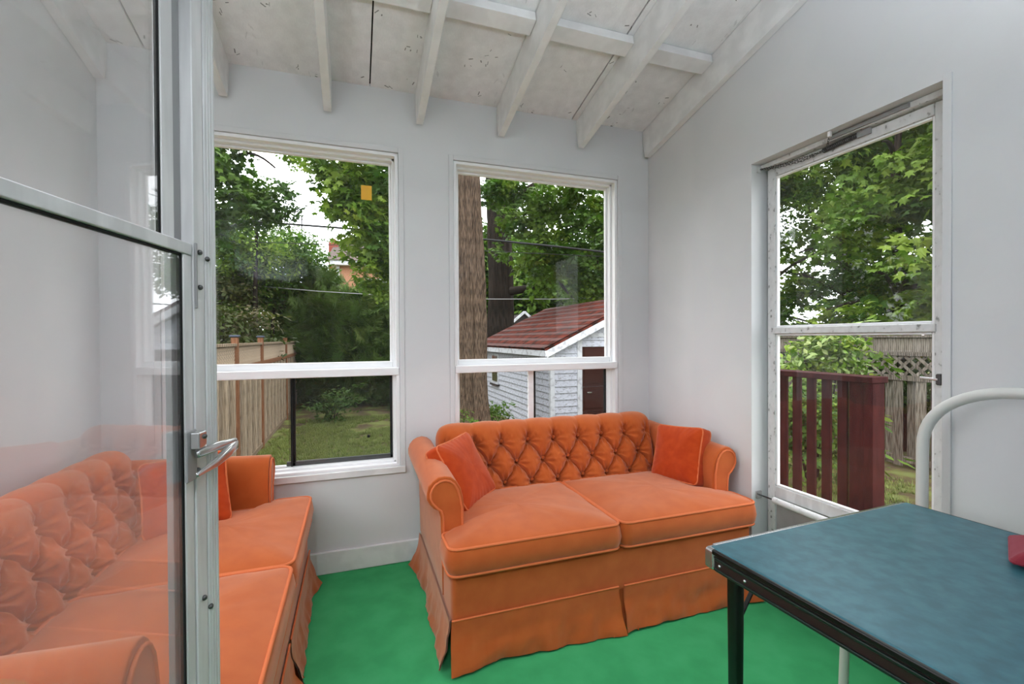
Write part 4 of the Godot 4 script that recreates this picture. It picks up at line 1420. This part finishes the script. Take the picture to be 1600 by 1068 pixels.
	for c in [[300, 430, 26, 3.2], [420, 470, 28, 2.6], [765, 420, 24, 2.4], [850, 420, 24, 2.8], [930, 400, 22, 2.8], [1010, 380, 22, 3.0]]:
		var q := P(c[0], c[1], c[2])
		var tr := base("far_tree", Vector3(q.x, YARD, q.z))
		tag(tr, ["tall far tree beyond the scrub, masked by the glass door", "rounded far tree standing past the cedar hedge", "far tree showing between the two maple trunks", "far tree behind the dark maple's lower bough", "far tree above the garage ridge", "far tree past the garage, near the deck corner"][k6], "tree", "far trees behind the yards")
		var th: float = q.y - YARD
		limb("trunk", [Vector3(0, -0.1, 0), Vector3(0.1, th * 0.5, 0.05), Vector3(0.05, th, 0)], [0.25, 0.2, 0.08], M.bark_dark, tr, 12, 24, 0.01, 60 + k6)
		var cc := []
		for b in 14:
			cc.append([q + Vector3(rng.randf_range(-1, 1), rng.randf_range(-1.3, 0.8), rng.randf_range(-0.7, 0.7)) * c[3] * 0.8, Vector3(1, 0.8, 1) * c[3] * 0.55, 84])
		foliage_at(tr, "broad", cc, green, 2.6, 70 + k6)
		k6 += 1
	# trees seen through the storm door: a close row behind the weathered fence
	var k7 := 0
	for c in [[9.3, -8.7, 0.12], [10.2, -7.1, 0.09], [9.2, -5.5, 0.075], [10.4, -4.2, 0.10], [9.3, -2.7, 0.07], [10.3, -1.2, 0.09], [12.6, -7.6, 0.12], [12.8, -3.8, 0.12]]:
		var foot := Vector3(c[0], YARD, c[1])
		var tr := base("deck_tree", foot)
		tag(tr, ["dark-stemmed tree behind the weathered fence, towards the garage", "leafy tree behind the weathered fence, its crown at the hinge side of the storm door", "slim-stemmed tree right behind the pale shrub beyond the deck", "yellow-green tree over the lattice fence beyond the deck", "tree over the lattice fence at the latch side of the storm door", "tree past the lattice fence, hidden by the door trim", "tall back tree behind the garage side of the fence", "tall back tree filling the middle of the storm door view", "tall back tree beyond the latch side of the fence"][k7], "tree", "trees beyond the deck")
		var hgt := 7.4 if k7 < 6 else 9.5
		var th := hgt * 0.85
		limb("trunk", [Vector3(0, -0.1, 0), Vector3(0.12, th * 0.35, 0.05), Vector3(-0.08, th * 0.7, 0.0), Vector3(0.1, th, 0)], [c[2] * 1.5, c[2] * 1.2, c[2], c[2] * 0.4], M.bark_dark, tr, 16, 40, 0.008, 80 + k7)
		for b in 7:
			var a0 := Vector3(0, th * rng.randf_range(0.3, 0.85), 0)
			var a1 := a0 + Vector3(rng.randf_range(-1.7, 0.8), rng.randf_range(-0.1, 1.0), rng.randf_range(-1.6, 1.6))
			limb("branch", [a0, a0.lerp(a1, 0.5) + Vector3(0, 0.18, 0), a1], [0.05, 0.032, 0.012], M.bark_dark, tr, 8, 14, 0.003, 90 + b)
		var cc := []
		for lv in 10:
			var y := 1.0 + lv / 9.0 * (hgt - 1.0)
			var rad := 1.25 * sin(PI * clampf(0.25 + 0.62 * lv / 9.0, 0.0, 1.0))
			for b in 3:
				var an := rng.randf() * TAU
				cc.append([foot + Vector3(cos(an) * rad * 0.7, y + rng.randf_range(-0.3, 0.3), sin(an) * rad * 0.7), Vector3(0.8, 0.55, 0.8), 34 if lv > 2 else 26])
		foliage_at(tr, "maple" if k7 % 2 == 0 else "broad", cc, [dark + green, green, green + light, light + green, light + green, green, dark + green, green, green][k7], 1.05 if k7 < 6 else 1.5, 100 + k7)
		k7 += 1
	# shrubs
	for c in [[1290, 556, 6.6, 0.62, 150, "pale green bushy shrub behind the maroon deck railing", 1.0, 0], [1268, 640, 5.8, 0.6, 110, "leafy green undergrowth showing between the deck balusters", 1.0, 1], [772, 648, 8.3, 0.36, 60, "small leafy shrub at the foot of the garage wall", 0.8, 1], [720, 655, 6.9, 0.3, 24, "sparse ivy sprouting at the foot of the great maple", 0.7, 1], [520, 632, 11.5, 0.5, 40, "broad-leaved sapling in front of the cedar hedge", 1.1, 1]]:
		var q := P(c[0], c[1], c[2])
		var sh := base("shrub", Vector3(q.x, YARD, q.z))
		tag(sh, c[5], "shrub")
		var hgt: float = q.y - YARD
		for b in 4:
			var an := TAU * b / 4.0 + 0.4
			limb("stem", [Vector3(0, -0.05, 0), Vector3(cos(an) * 0.15, hgt * 0.6, sin(an) * 0.15), Vector3(cos(an) * 0.3, hgt, sin(an) * 0.3)], [0.018, 0.014, 0.006], M.bark_dark, sh, 6, 10, 0.001, 120 + b)
		var cc := [[q, Vector3(1.0, 0.75, 1.0) * c[3], c[4]]]
		if hgt > 0.7:
			cc.append([q + Vector3(0, -hgt * 0.45, 0), Vector3(1.0, 0.8, 1.0) * c[3] * 0.9, int(c[4] * 0.6)])
		foliage_at(sh, "broad", cc, light + [Color(0.25, 0.33, 0.12)] if c[7] == 0 else green, c[6], 130 + int(c[0]))

# foliage clusters are given in world places, the tree stands at its foot
func foliage_at(tree: Node3D, kind: String, clusters: Array, tints: Array, size: float, seed_: int, m: Material = null) -> void:
	var local := []
	for c in clusters:
		local.append([c[0] - tree.position, c[1], c[2]])
	foliage(tree, kind, local, tints, size, seed_, m if m else M.leaf)

func grass() -> void:
	var t := PackedVector3Array()
	for k in 9:
		var an := TAU * k / 9.0 + 0.3 * sin(k * 5.0)
		var d := Vector3(cos(an), 0, sin(an))
		var s := Vector3(-d.z, 0, d.x) * 0.006
		var p := d * 0.02
		t.append_array([p - s, p + s, p + d * 0.035 + Vector3(0, 0.055 + 0.02 * sin(k * 3.0), 0)])
	var mm := MultiMesh.new()
	mm.transform_format = MultiMesh.TRANSFORM_3D
	mm.use_colors = true
	mm.mesh = flat(t)
	var r := RandomNumberGenerator.new()
	r.seed = 8
	var n := FastNoiseLite.new()
	n.seed = 70
	n.frequency = 0.25
	var list := []
	for k in 15000:
		var p := Vector3(r.randf_range(-1.6, 3.4), YARD, r.randf_range(-12.6, -5.2))
		if k % 5 == 0:
			p = Vector3(r.randf_range(2.9, 8.0), YARD, r.randf_range(-7.0, -1.0))
		if n.get_noise_2d(p.x, p.z) + (p.z + 11.5) * 0.12 * (1.0 if p.x < 2.9 else 0.0) < -0.12:
			continue
		list.append(p)
	mm.instance_count = list.size()
	for k in list.size():
		mm.set_instance_transform(k, Transform3D(Basis.from_euler(Vector3(0, r.randf() * TAU, 0)).scaled(Vector3.ONE * r.randf_range(0.7, 1.3)), list[k]))
		var f := r.randf_range(0.7, 1.3)
		mm.set_instance_color(k, Color(0.20 * f, 0.23 * f, 0.075 * f))
	var o := MultiMeshInstance3D.new()
	o.name = numbered("grass")
	o.multimesh = mm
	o.material_override = M.leaf
	add_child(o, true)
	tag(o, "short patchy grass of the back lawn", "grass", "", "stuff")

# ------------------------------------------------------------------ fences and railing
func cedar_fence() -> void:
	var x := -1.66
	var f := base("cedar_fence", Vector3(x, YARD, -9.0))
	tag(f, "new cedar board fence with capped posts and lattice top beside the lawn", "fence")
	var posts := [-5.1, -7.70, -9.65, -12.9, -15.4]
	var h := 1.98
	for k in posts.size():
		var z: float = posts[k] + 9.0
		slab("post", Vector3(-0.045, -0.02, z - 0.045), Vector3(0.045, h + 0.10, z + 0.045), M.cedar_red, f, 0.004)
		if k < 3:
			var cap := obj_at("post_cap", cbox(Vector3(0.13, 0.035, 0.13), 0.012), M.cap, f, Vector3(0, h + 0.118, z))
			cap.name = "post_cap"
	for k in posts.size() - 1:
		var z0: float = posts[k] + 9.0 - 0.045
		var z1: float = posts[k + 1] + 9.0 + 0.045
		slab("rail", Vector3(-0.03, h - 0.03, z0), Vector3(0.04, h + 0.01, z1), M.cedar[0], f, 0.003)
		slab("rail", Vector3(-0.02, h - 0.42, z0), Vector3(0.035, h - 0.34, z1), M.cedar_red, f, 0.003)
		slab("rail", Vector3(-0.02, 0.04, z0), Vector3(0.03, 0.12, z1), M.cedar[0], f, 0.003)
		var ln := absf(z1 - z0)
		var n := int(ln / 0.142)
		var bm := [cbox(Vector3(0.018, 1.50, ln / n - 0.010), 0.003), cbox(Vector3(0.030, 1.49, ln / n - 0.010), 0.003)]
		for b in n:
			obj_at("board", bm[b % 2], M.cedar[(b * 7 + k) % 3], f, Vector3(0.006, 0.84, z0 + signf(z1 - z0) * (b + 0.5) * ln / n))
		# lattice, too fine to pick apart
		var lb := Boxes.new()
		var c := int(ln / 0.055)
		for s in [-1, 1]:
			for q in range(-6, c + 1):
				var za := z0 - (q) * 0.055
				var a := Vector3(0.004 * s, h - 0.34, za)
				var e := Vector3(0.004 * s, h - 0.03, za - 0.31)
				if s < 0:
					a.y = h - 0.03
					e.y = h - 0.34
				var lim := func(p: Vector3, q2: Vector3, zl: float) -> Vector3: return p.lerp(q2, clampf((zl - p.z) / (q2.z - p.z), 0, 1))
				if a.z > z0:
					a = lim.call(a, e, z0)
				if e.z < z1:
					e = lim.call(a, e, z1)
				if a.distance_to(e) > 0.03:
					lb.add(Transform3D(look_basis(a, e, Vector3.RIGHT), (a + e) / 2), Vector3(0.016, 0.006, a.distance_to(e)), 0.001)
		var lo := obj("lattice", lb.mesh(), M.cedar[1], f)
		lo.set_meta("kind", "stuff")

func grey_fence() -> void:
	var x := 8.0
	var f := base("weathered_fence", Vector3(x, YARD, -4.6))
	tag(f, "weathered grey board fence with lattice strip, beyond the deck railing", "fence")
	var z0 := -7.9 + 4.6
	var z1 := -2.4 + 4.6
	slab("rail", Vector3(-0.04, 1.36, z0), Vector3(0.03, 1.44, z1), M.greywood[1], f, 0.003)
	slab("rail", Vector3(-0.04, 1.74, z0), Vector3(0.03, 1.80, z1), M.greywood[1], f, 0.003)
	slab("rail", Vector3(0.0, 0.10, z0), Vector3(0.05, 0.19, z1), M.greywood[0], f, 0.003)
	slab("top_board", Vector3(0.04, 1.80, z0), Vector3(0.06, 2.02, z1), M.greywood[2], f, 0.003)
	slab("cap_board", Vector3(-0.01, 2.02, z0), Vector3(0.11, 2.055, z1), M.greywood[1], f, 0.004)
	for k in 4:
		var z := lerpf(z0, z1, k / 3.0)
		slab("post", Vector3(-0.05, -0.02, z - 0.05), Vector3(0.05, 2.05, z + 0.05), M.greywood[1], f, 0.004)
	var n := 36
	var bm := cbox(Vector3(0.02, 1.36, 0.135), 0.003)
	var step := (z1 - z0) / n
	for b in n:
		var back := b % 2
		obj_at("board", bm, M.greywood[(b * 5) % 3], f, Vector3(0.06 if back else -0.012, 0.72, z0 + (b + 0.5) * step))
	var q := 0
	for s in [-1, 1]:
		var zc := z0
		while zc < z1:
			var a := Vector3(0.008 * s, 1.44, zc)
			var e := Vector3(0.008 * s, 1.74, zc + 0.30 * s)
			if minf(a.z, e.z) > z0 and maxf(a.z, e.z) < z1:
				bar("slat", a, e, 0.010, 0.045, M.greywood[q % 3], f, 0.002)
			q += 1
			zc += 0.16

func railing() -> void:
	var x := 2.80
	var d := base("deck_landing", Vector3(2.45, 0, -1.75))
	tag(d, "small maroon painted deck landing outside the storm door", "deck")
	for k in 7:
		slab("plank", Vector3(-0.40 + k * 0.125, -0.10, -0.95), Vector3(-0.40 + k * 0.125 + 0.118, -0.065, 0.95), M.maroon_worn, d, 0.003)
	for p in [Vector2(-0.35, -0.85), Vector2(-0.35, 0.85), Vector2(0.40, -0.85), Vector2(0.40, 0.85)]:
		slab("leg", Vector3(p.x - 0.045, YARD, p.y - 0.045), Vector3(p.x + 0.045, -0.10, p.y + 0.045), M.maroon, d, 0.003)
	var f := base("deck_railing", Vector3(x, -0.065, -1.83))
	tag(f, "maroon painted wooden railing outside the storm door", "railing")
	var y0 := 0.27
	var y1 := 1.078
	slab("post", Vector3(-0.045, 0.0, -0.075), Vector3(0.045, y1 - 0.03, 0.015), M.maroon, f, 0.004)
	slab("post_board", Vector3(-0.055, 0.0, 0.016), Vector3(0.045, y1 - 0.03, 0.066), M.maroon, f, 0.003)
	slab("post", Vector3(-0.045, 0.0, -0.90), Vector3(0.045, y1 - 0.03, -0.81), M.maroon, f, 0.004)
	slab("top_rail", Vector3(-0.075, y1 - 0.03, -0.90), Vector3(0.06, y1 + 0.006, 0.075), M.maroon, f, 0.004)
	slab("bottom_rail", Vector3(-0.065, y0 - 0.038, -0.81), Vector3(0.045, y0, -0.075), M.maroon_worn, f, 0.004)
	var bm := cbox(Vector3(0.020, y1 - y0 - 0.03, 0.058), 0.003)
	for k in 7:
		obj_at("baluster", bm, M.maroon, f, Vector3(-0.012, (y0 + y1 - 0.03) / 2, -0.13 - k * 0.1005))

# ------------------------------------------------------------------ garage and neighbours
func garage() -> void:
	var o := Vector3(3.72, YARD, -8.4)
	var gr := base("garage", o)
	tag(gr, "white clapboard garage with a red-brown shingle roof and brown panelled door", "building")
	var wdt := 4.3
	var dep := 4.9
	var eave := 1.86
	var rise := 0.476
	var ridge := eave + rise * wdt / 2
	slab("body", Vector3(0.05, 0, -dep + 0.05), Vector3(wdt - 0.05, eave, -0.05), M.trim_white, gr, 0.002)
	obj("gable", prism(PackedVector2Array([Vector2(0.05, eave), Vector2(wdt - 0.05, eave), Vector2(wdt / 2, ridge - 0.03)]), -dep + 0.06, -0.05), M.trim_white, gr)
	# clapboards: side wall, then the front beside and above the door
	var ex := 0.133
	var k := 0
	while k * ex < eave - 0.02:
		var y := k * ex
		clapboard(gr, Vector3(0.0, y, -dep), Vector3(0.0, y, -0.06), ex, Vector3(-1, 0, 0))
		clapboard(gr, Vector3(0.07, y, 0.0), Vector3(0.57, y, 0.0), ex, Vector3(0, 0, 1))
		k += 1
	while k * ex < ridge - 0.1:
		var y := k * ex
		var inset := maxf(0.0, (y + ex - eave) / rise)
		clapboard(gr, Vector3(inset + 0.02, y, 0.0), Vector3(wdt - inset - 0.02, y, 0.0), ex, Vector3(0, 0, 1))
		k += 1
	slab("corner_board", Vector3(-0.025, 0, -0.07), Vector3(0.07, eave, 0.025), M.trim_white, gr, 0.003)
	slab("corner_board", Vector3(-0.025, 0, -dep - 0.02), Vector3(0.06, eave, -dep + 0.06), M.trim_white, gr, 0.003)
	# door of raised panels in a trim surround
	var dr := base_part("garage_door", gr)
	slab("surround", Vector3(0.57, 0, -0.01), Vector3(0.68, 2.06, 0.035), M.trim_white, dr, 0.003)
	slab("surround", Vector3(3.4, 0, -0.01), Vector3(3.51, 2.06, 0.035), M.trim_white, dr, 0.003)
	slab("header", Vector3(0.57, 2.06, -0.01), Vector3(3.51, 2.14, 0.035), M.trim_white, dr, 0.003)
	for r in 4:
		slab("section", Vector3(0.68, r * 0.515 + 0.004, -0.04), Vector3(3.4, r * 0.515 + 0.511, -0.01), M.garage_brown, dr, 0.003)
		for c in 4:
			slab("panel", Vector3(0.74 + c * 0.665, r * 0.515 + 0.07, -0.012), Vector3(0.74 + c * 0.665 + 0.60, r * 0.515 + 0.44, 0.004), M.garage_brown, dr, 0.012)
	slab("door_handle", Vector3(0.80, 0.90, 0.0), Vector3(0.90, 0.93, 0.03), M.chrome, dr, 0.005)
	# side window
	var wn := base_part("window", gr)
	slab("frame", Vector3(-0.045, 0.78, -4.05), Vector3(0.0, 1.62, -3.45), M.trim_white, wn, 0.004)
	slab("pane", Vector3(-0.052, 0.86, -3.98), Vector3(-0.044, 1.56, -3.52), M.dark_glass, wn, 0.001)
	slab("sill", Vector3(-0.09, 0.74, -4.10), Vector3(0.0, 0.785, -3.40), M.shed_dark, wn, 0.003)
	# roof slopes, fascia and rake boards
	var oh := 0.22
	for s in [0, 1]:
		var e := Vector3(-oh if s == 0 else wdt + oh, eave - oh * rise, 0)
		var rg := Vector3(wdt / 2, ridge, 0)
		var up := (rg - e).normalized()
		var zc := -dep / 2
		var xa := up
		var za := Vector3(0, 0, 1)
		var ya := za.cross(xa)
		if ya.y < 0:
			ya = -ya
			za = xa.cross(ya)
		obj_at("roof", cbox(Vector3(e.distance_to(rg) + 0.02, 0.06, dep + 0.5), 0.006), M.shingle_red, gr, (e + rg) / 2 + Vector3(0, 0.05, zc), Basis(xa, ya, za))
		var run := e.distance_to(rg)
		var courses := 17
		var cm := cbox(Vector3(run / courses + 0.02, 0.014, dep + 0.5), 0.003)
		for k2 in courses:
			var cp := e.lerp(rg, (k2 + 0.5) / courses) + ya * 0.088 + Vector3(0, 0.012, zc)
			obj_at("shingle_course", cm, M.shingle_red if k2 % 2 else M.shingle_dark, gr, cp, Basis(xa, ya, za).rotated(za, (-0.05 if s == 0 else 0.05) * (1.0 if ya.dot(Vector3.UP) > 0 else -1.0)))
		obj_at("rake_board", cbox(Vector3(e.distance_to(rg), 0.13, 0.03), 0.004), M.trim_white, gr, (e + rg) / 2 + Vector3(0, -0.035, 0.24), Basis(xa, ya, za))
		slab("eave_fascia", e + Vector3(-0.012, -0.075, -dep - 0.24), e + Vector3(0.012, 0.045, 0.25), M.trim_white, gr, 0.003)

func clapboard(gr: Node, a: Vector3, b: Vector3, ex: float, out: Vector3) -> void:
	var o := obj_at("clapboard", cbox(Vector3(0.028, ex + 0.012, a.distance_to(b)), 0.003), M.siding, gr, (a + b) / 2 + Vector3(0, ex / 2, 0) + out * 0.004)
	var bs := look_basis(a, b)
	var side := bs.x
	var lean := 0.2 * (1.0 if side.dot(out) > 0 else -1.0)
	o.basis = bs.rotated(bs.z, lean * (1.0 if bs.z.cross(Vector3.UP).dot(side) < 0 else -1.0))

func neighbours() -> void:
	# brick house across the back
	var q := P(528, 470, 24.5)
	var h := base("brick_house", Vector3(q.x, YARD, q.z), -0.10)
	tag(h, "peach brick house with a grey roof and red chimney beyond the cedar hedge", "building")
	slab("wall", Vector3(0, 0, -7), Vector3(9, 6.0, 0), M.peach, h, 0.01)
	slab("corner_trim", Vector3(-0.06, 0, -0.1), Vector3(0.10, 6.0, 0.06), M.trim_white, h, 0.01)
	slab("eave_board", Vector3(-0.35, 5.95, -7.3), Vector3(9.4, 6.2, 0.4), M.trim_white, h, 0.02)
	var rp := prism(PackedVector2Array([Vector2(0.5, 6.2), Vector2(-7.4, 6.2), Vector2(-3.5, 8.0)]), -0.5, 9.5)
	var ro := obj("roof", rp, M.roof_grey, h)
	ro.rotation.y = -PI / 2
	ro.rotation.y = PI / 2
	ro.scale = Vector3(-1, 1, 1)
	slab("chimney", Vector3(-0.75, 0.0, -2.6), Vector3(-0.25, 7.6, -2.0), M.brick_red, h, 0.01)
	slab("chimney_pot", Vector3(-0.6, 7.6, -2.45), Vector3(-0.4, 7.85, -2.2), M.brick_red, h, 0.02)
	for c in [[1.55, 4.0], [5.0, 4.0], [1.55, 1.0]]:
		var wn := base_part("window", h)
		slab("frame", Vector3(c[0], c[1], -0.02), Vector3(c[0] + 1.0, c[1] + 1.3, 0.05), M.trim_white, wn, 0.01)
		slab("pane", Vector3(c[0] + 0.08, c[1] + 0.08, 0.05), Vector3(c[0] + 0.92, c[1] + 0.62, 0.06), M.dark_glass, wn, 0.002)
		slab("pane", Vector3(c[0] + 0.08, c[1] + 0.70, 0.05), Vector3(c[0] + 0.92, c[1] + 1.22, 0.06), M.dark_glass, wn, 0.002)
	# dark shed peeking over the garage roof
	var s := P(815, 500, 19.0)
	var sh := base("dark_shed", Vector3(s.x, YARD, s.z))
	tag(sh, "dark brown gabled shed just visible over the garage roof", "building")
	slab("wall", Vector3(-2.2, 0, -2), Vector3(0.8, 2.5, 0), M.shed_dark, sh, 0.01)
	obj("gable", prism(PackedVector2Array([Vector2(-0.6, 2.5), Vector2(0.8, 2.5), Vector2(0.1, 3.05)]), -2.0, 0.0), M.shed_dark, sh)
	bar("rake_board", Vector3(-0.75, 2.42, 0.08), Vector3(0.1, 3.12, 0.08), 0.04, 0.10, M.trim_white, sh, 0.005)
	bar("rake_board", Vector3(0.95, 2.42, 0.08), Vector3(0.1, 3.12, 0.08), 0.04, 0.10, M.trim_white, sh, 0.005)
	# antenna mast in the sky gap
	var m := P(472, 372, 24.0)
	var an := base("antenna_mast", Vector3(m.x, YARD, m.z))
	tag(an, "thin aerial mast standing up into the sky gap", "mast")
	tube("pole", PackedVector3Array([Vector3(0, 0, 0), Vector3(0, P(472, 338, 24.0).y - YARD, 0)]), 0.03, M.wire, an, 6)
	tube("crossbar", PackedVector3Array([Vector3(-0.35, m.y - YARD + 0.95, 0), Vector3(0.25, m.y - YARD + 1.0, 0)]), 0.02, M.wire, an, 6)

func wires() -> void:
	var list := [
		[[[250, 337], [360, 343], [480, 352], [613, 362], [760, 374], [870, 385], [1010, 401]], 11.6, 0.026, true, "thick black overhead cable crossing behind both windows"],
		[[[250, 374], [430, 379], [560, 384], [760, 392], [1010, 404]], 11.9, 0.009, true, "thin dark overhead wire below the thick cable"],
		[[[250, 438], [395, 446], [500, 455], [650, 464], [760, 467], [870, 467], [1010, 463]], 13.2, 0.011, false, "pale service wire hanging low across both windows"],
	]
	for w in list:
		var pts := PackedVector3Array()
		var cv := Curve3D.new()
		for q in w[0]:
			cv.add_point(P(q[0], q[1], w[1]))
		var root: Vector3 = cv.get_point_position(0)
		for k in 60:
			pts.append(cv.sample_baked(cv.get_baked_length() * k / 59.0, true) - root)
		var o := obj("overhead_wire", tube_points(pts, w[2], 6), M.wire if w[3] else M.wire_pale)
		o.position = root
		tag(o, w[4], "wire", "overhead wires")

# ------------------------------------------------------------------ unseen uplighters added beside the doorway to brighten ceiling and walls
func added_wall_lights() -> void:
	var spots := [[-0.80, "added white half-bowl fill light beside the door hinges, out of view", 3.6], [0.86, "added white half-bowl fill light above the card table, out of view", 3.0]]
	for q in spots:
		var l := base("added_uplighter", Vector3(q[0], 1.86, ZN))
		tag(l, q[1], "fill_lamp", "added fill uplighters")
		var prof := [Vector2(0.0, -0.115), Vector2(0.05, -0.112), Vector2(0.095, -0.09), Vector2(0.125, -0.05), Vector2(0.138, 0.0), Vector2(0.131, 0.0), Vector2(0.118, -0.047), Vector2(0.09, -0.084), Vector2(0.048, -0.104), Vector2(0.0, -0.107)]
		var rows := []
		for p in prof:
			var row := PackedVector3Array()
			for k in 25:
				var an := PI * k / 24.0
				row.append(Vector3(cos(an) * p.x, p.y, -sin(an) * p.x))
			rows.append(row)
		obj("bowl", grid(rows), M.fill_lamp_body, l)
		slab("back_plate", Vector3(-0.06, -0.11, -0.012), Vector3(0.06, 0.01, 0.0), M.fill_lamp_body, l, 0.004)
		obj_at("fill_bulb_light", ball(0.032, 16), M.fill_lamp_glow, l, Vector3(0, -0.045, -0.065))
		var o := OmniLight3D.new()
		o.name = "fill_uplight"
		o.position = Vector3(0, -0.045, -0.065)
		o.light_color = Color(0.935, 0.965, 1.0)
		o.light_energy = q[2]
		o.omni_range = 12.0
		o.omni_attenuation = 2.0
		o.light_size = 0.03
		o.shadow_enabled = true
		l.add_child(o)

func added_hall_light() -> void:  # ceiling light added in the unseen hall to fill the porch from behind
	var l := base("added_hall_lamp", Vector3(-0.25, 2.45, 0.75))
	tag(l, "added round ceiling light in the unseen hall, filling the porch from behind", "fill_lamp")
	var rows := []
	for p in [Vector2(0.0, -0.10), Vector2(0.06, -0.097), Vector2(0.11, -0.08), Vector2(0.145, -0.05), Vector2(0.155, -0.015), Vector2(0.15, 0.0)]:
		var row := PackedVector3Array()
		for k in 24:
			var an := TAU * k / 24.0
			row.append(Vector3(cos(an) * p.x, p.y, sin(an) * p.x))
		rows.append(row)
	obj("fill_diffuser_light", grid(rows, true), M.fill_lamp_glow, l)
	var o := OmniLight3D.new()
	o.name = "hall_fill"
	o.position = Vector3(0, -0.05, 0)
	o.light_color = Color(0.95, 0.975, 1.0)
	o.light_energy = 2.0
	o.omni_range = 12.0
	o.omni_attenuation = 2.0
	o.light_size = 0.12
	o.shadow_enabled = true
	l.add_child(o)

# unseen window added over the second loveseat to bring in more daylight
func added_side_window() -> void:
	var w := base("window_3", Vector3(XL, 0.95, -1.05))
	tag(w, "added unseen side window behind the second loveseat, letting in daylight", "window", "", "structure")
	for z in [-0.80, 0.765]:
		slab("jamb", Vector3(-0.11, 0.0, z), Vector3(-0.03, 1.30, z + 0.035), M.vinyl, w, 0.003)
	for y in [0.0, 1.265]:
		slab("frame_rail", Vector3(-0.11, y, -0.765), Vector3(-0.03, y + 0.035, 0.765), M.vinyl, w, 0.003)
	slab("mullion", Vector3(-0.10, 0.035, -0.018), Vector3(-0.04, 1.265, 0.018), M.vinyl, w, 0.003)
	sheet("pane", Vector3(-0.071, 0.03, -0.77), Vector3(-0.069, 1.27, -0.015), M.pane, w)
	sheet("pane", Vector3(-0.071, 0.03, 0.015), Vector3(-0.069, 1.27, 0.77), M.pane, w)
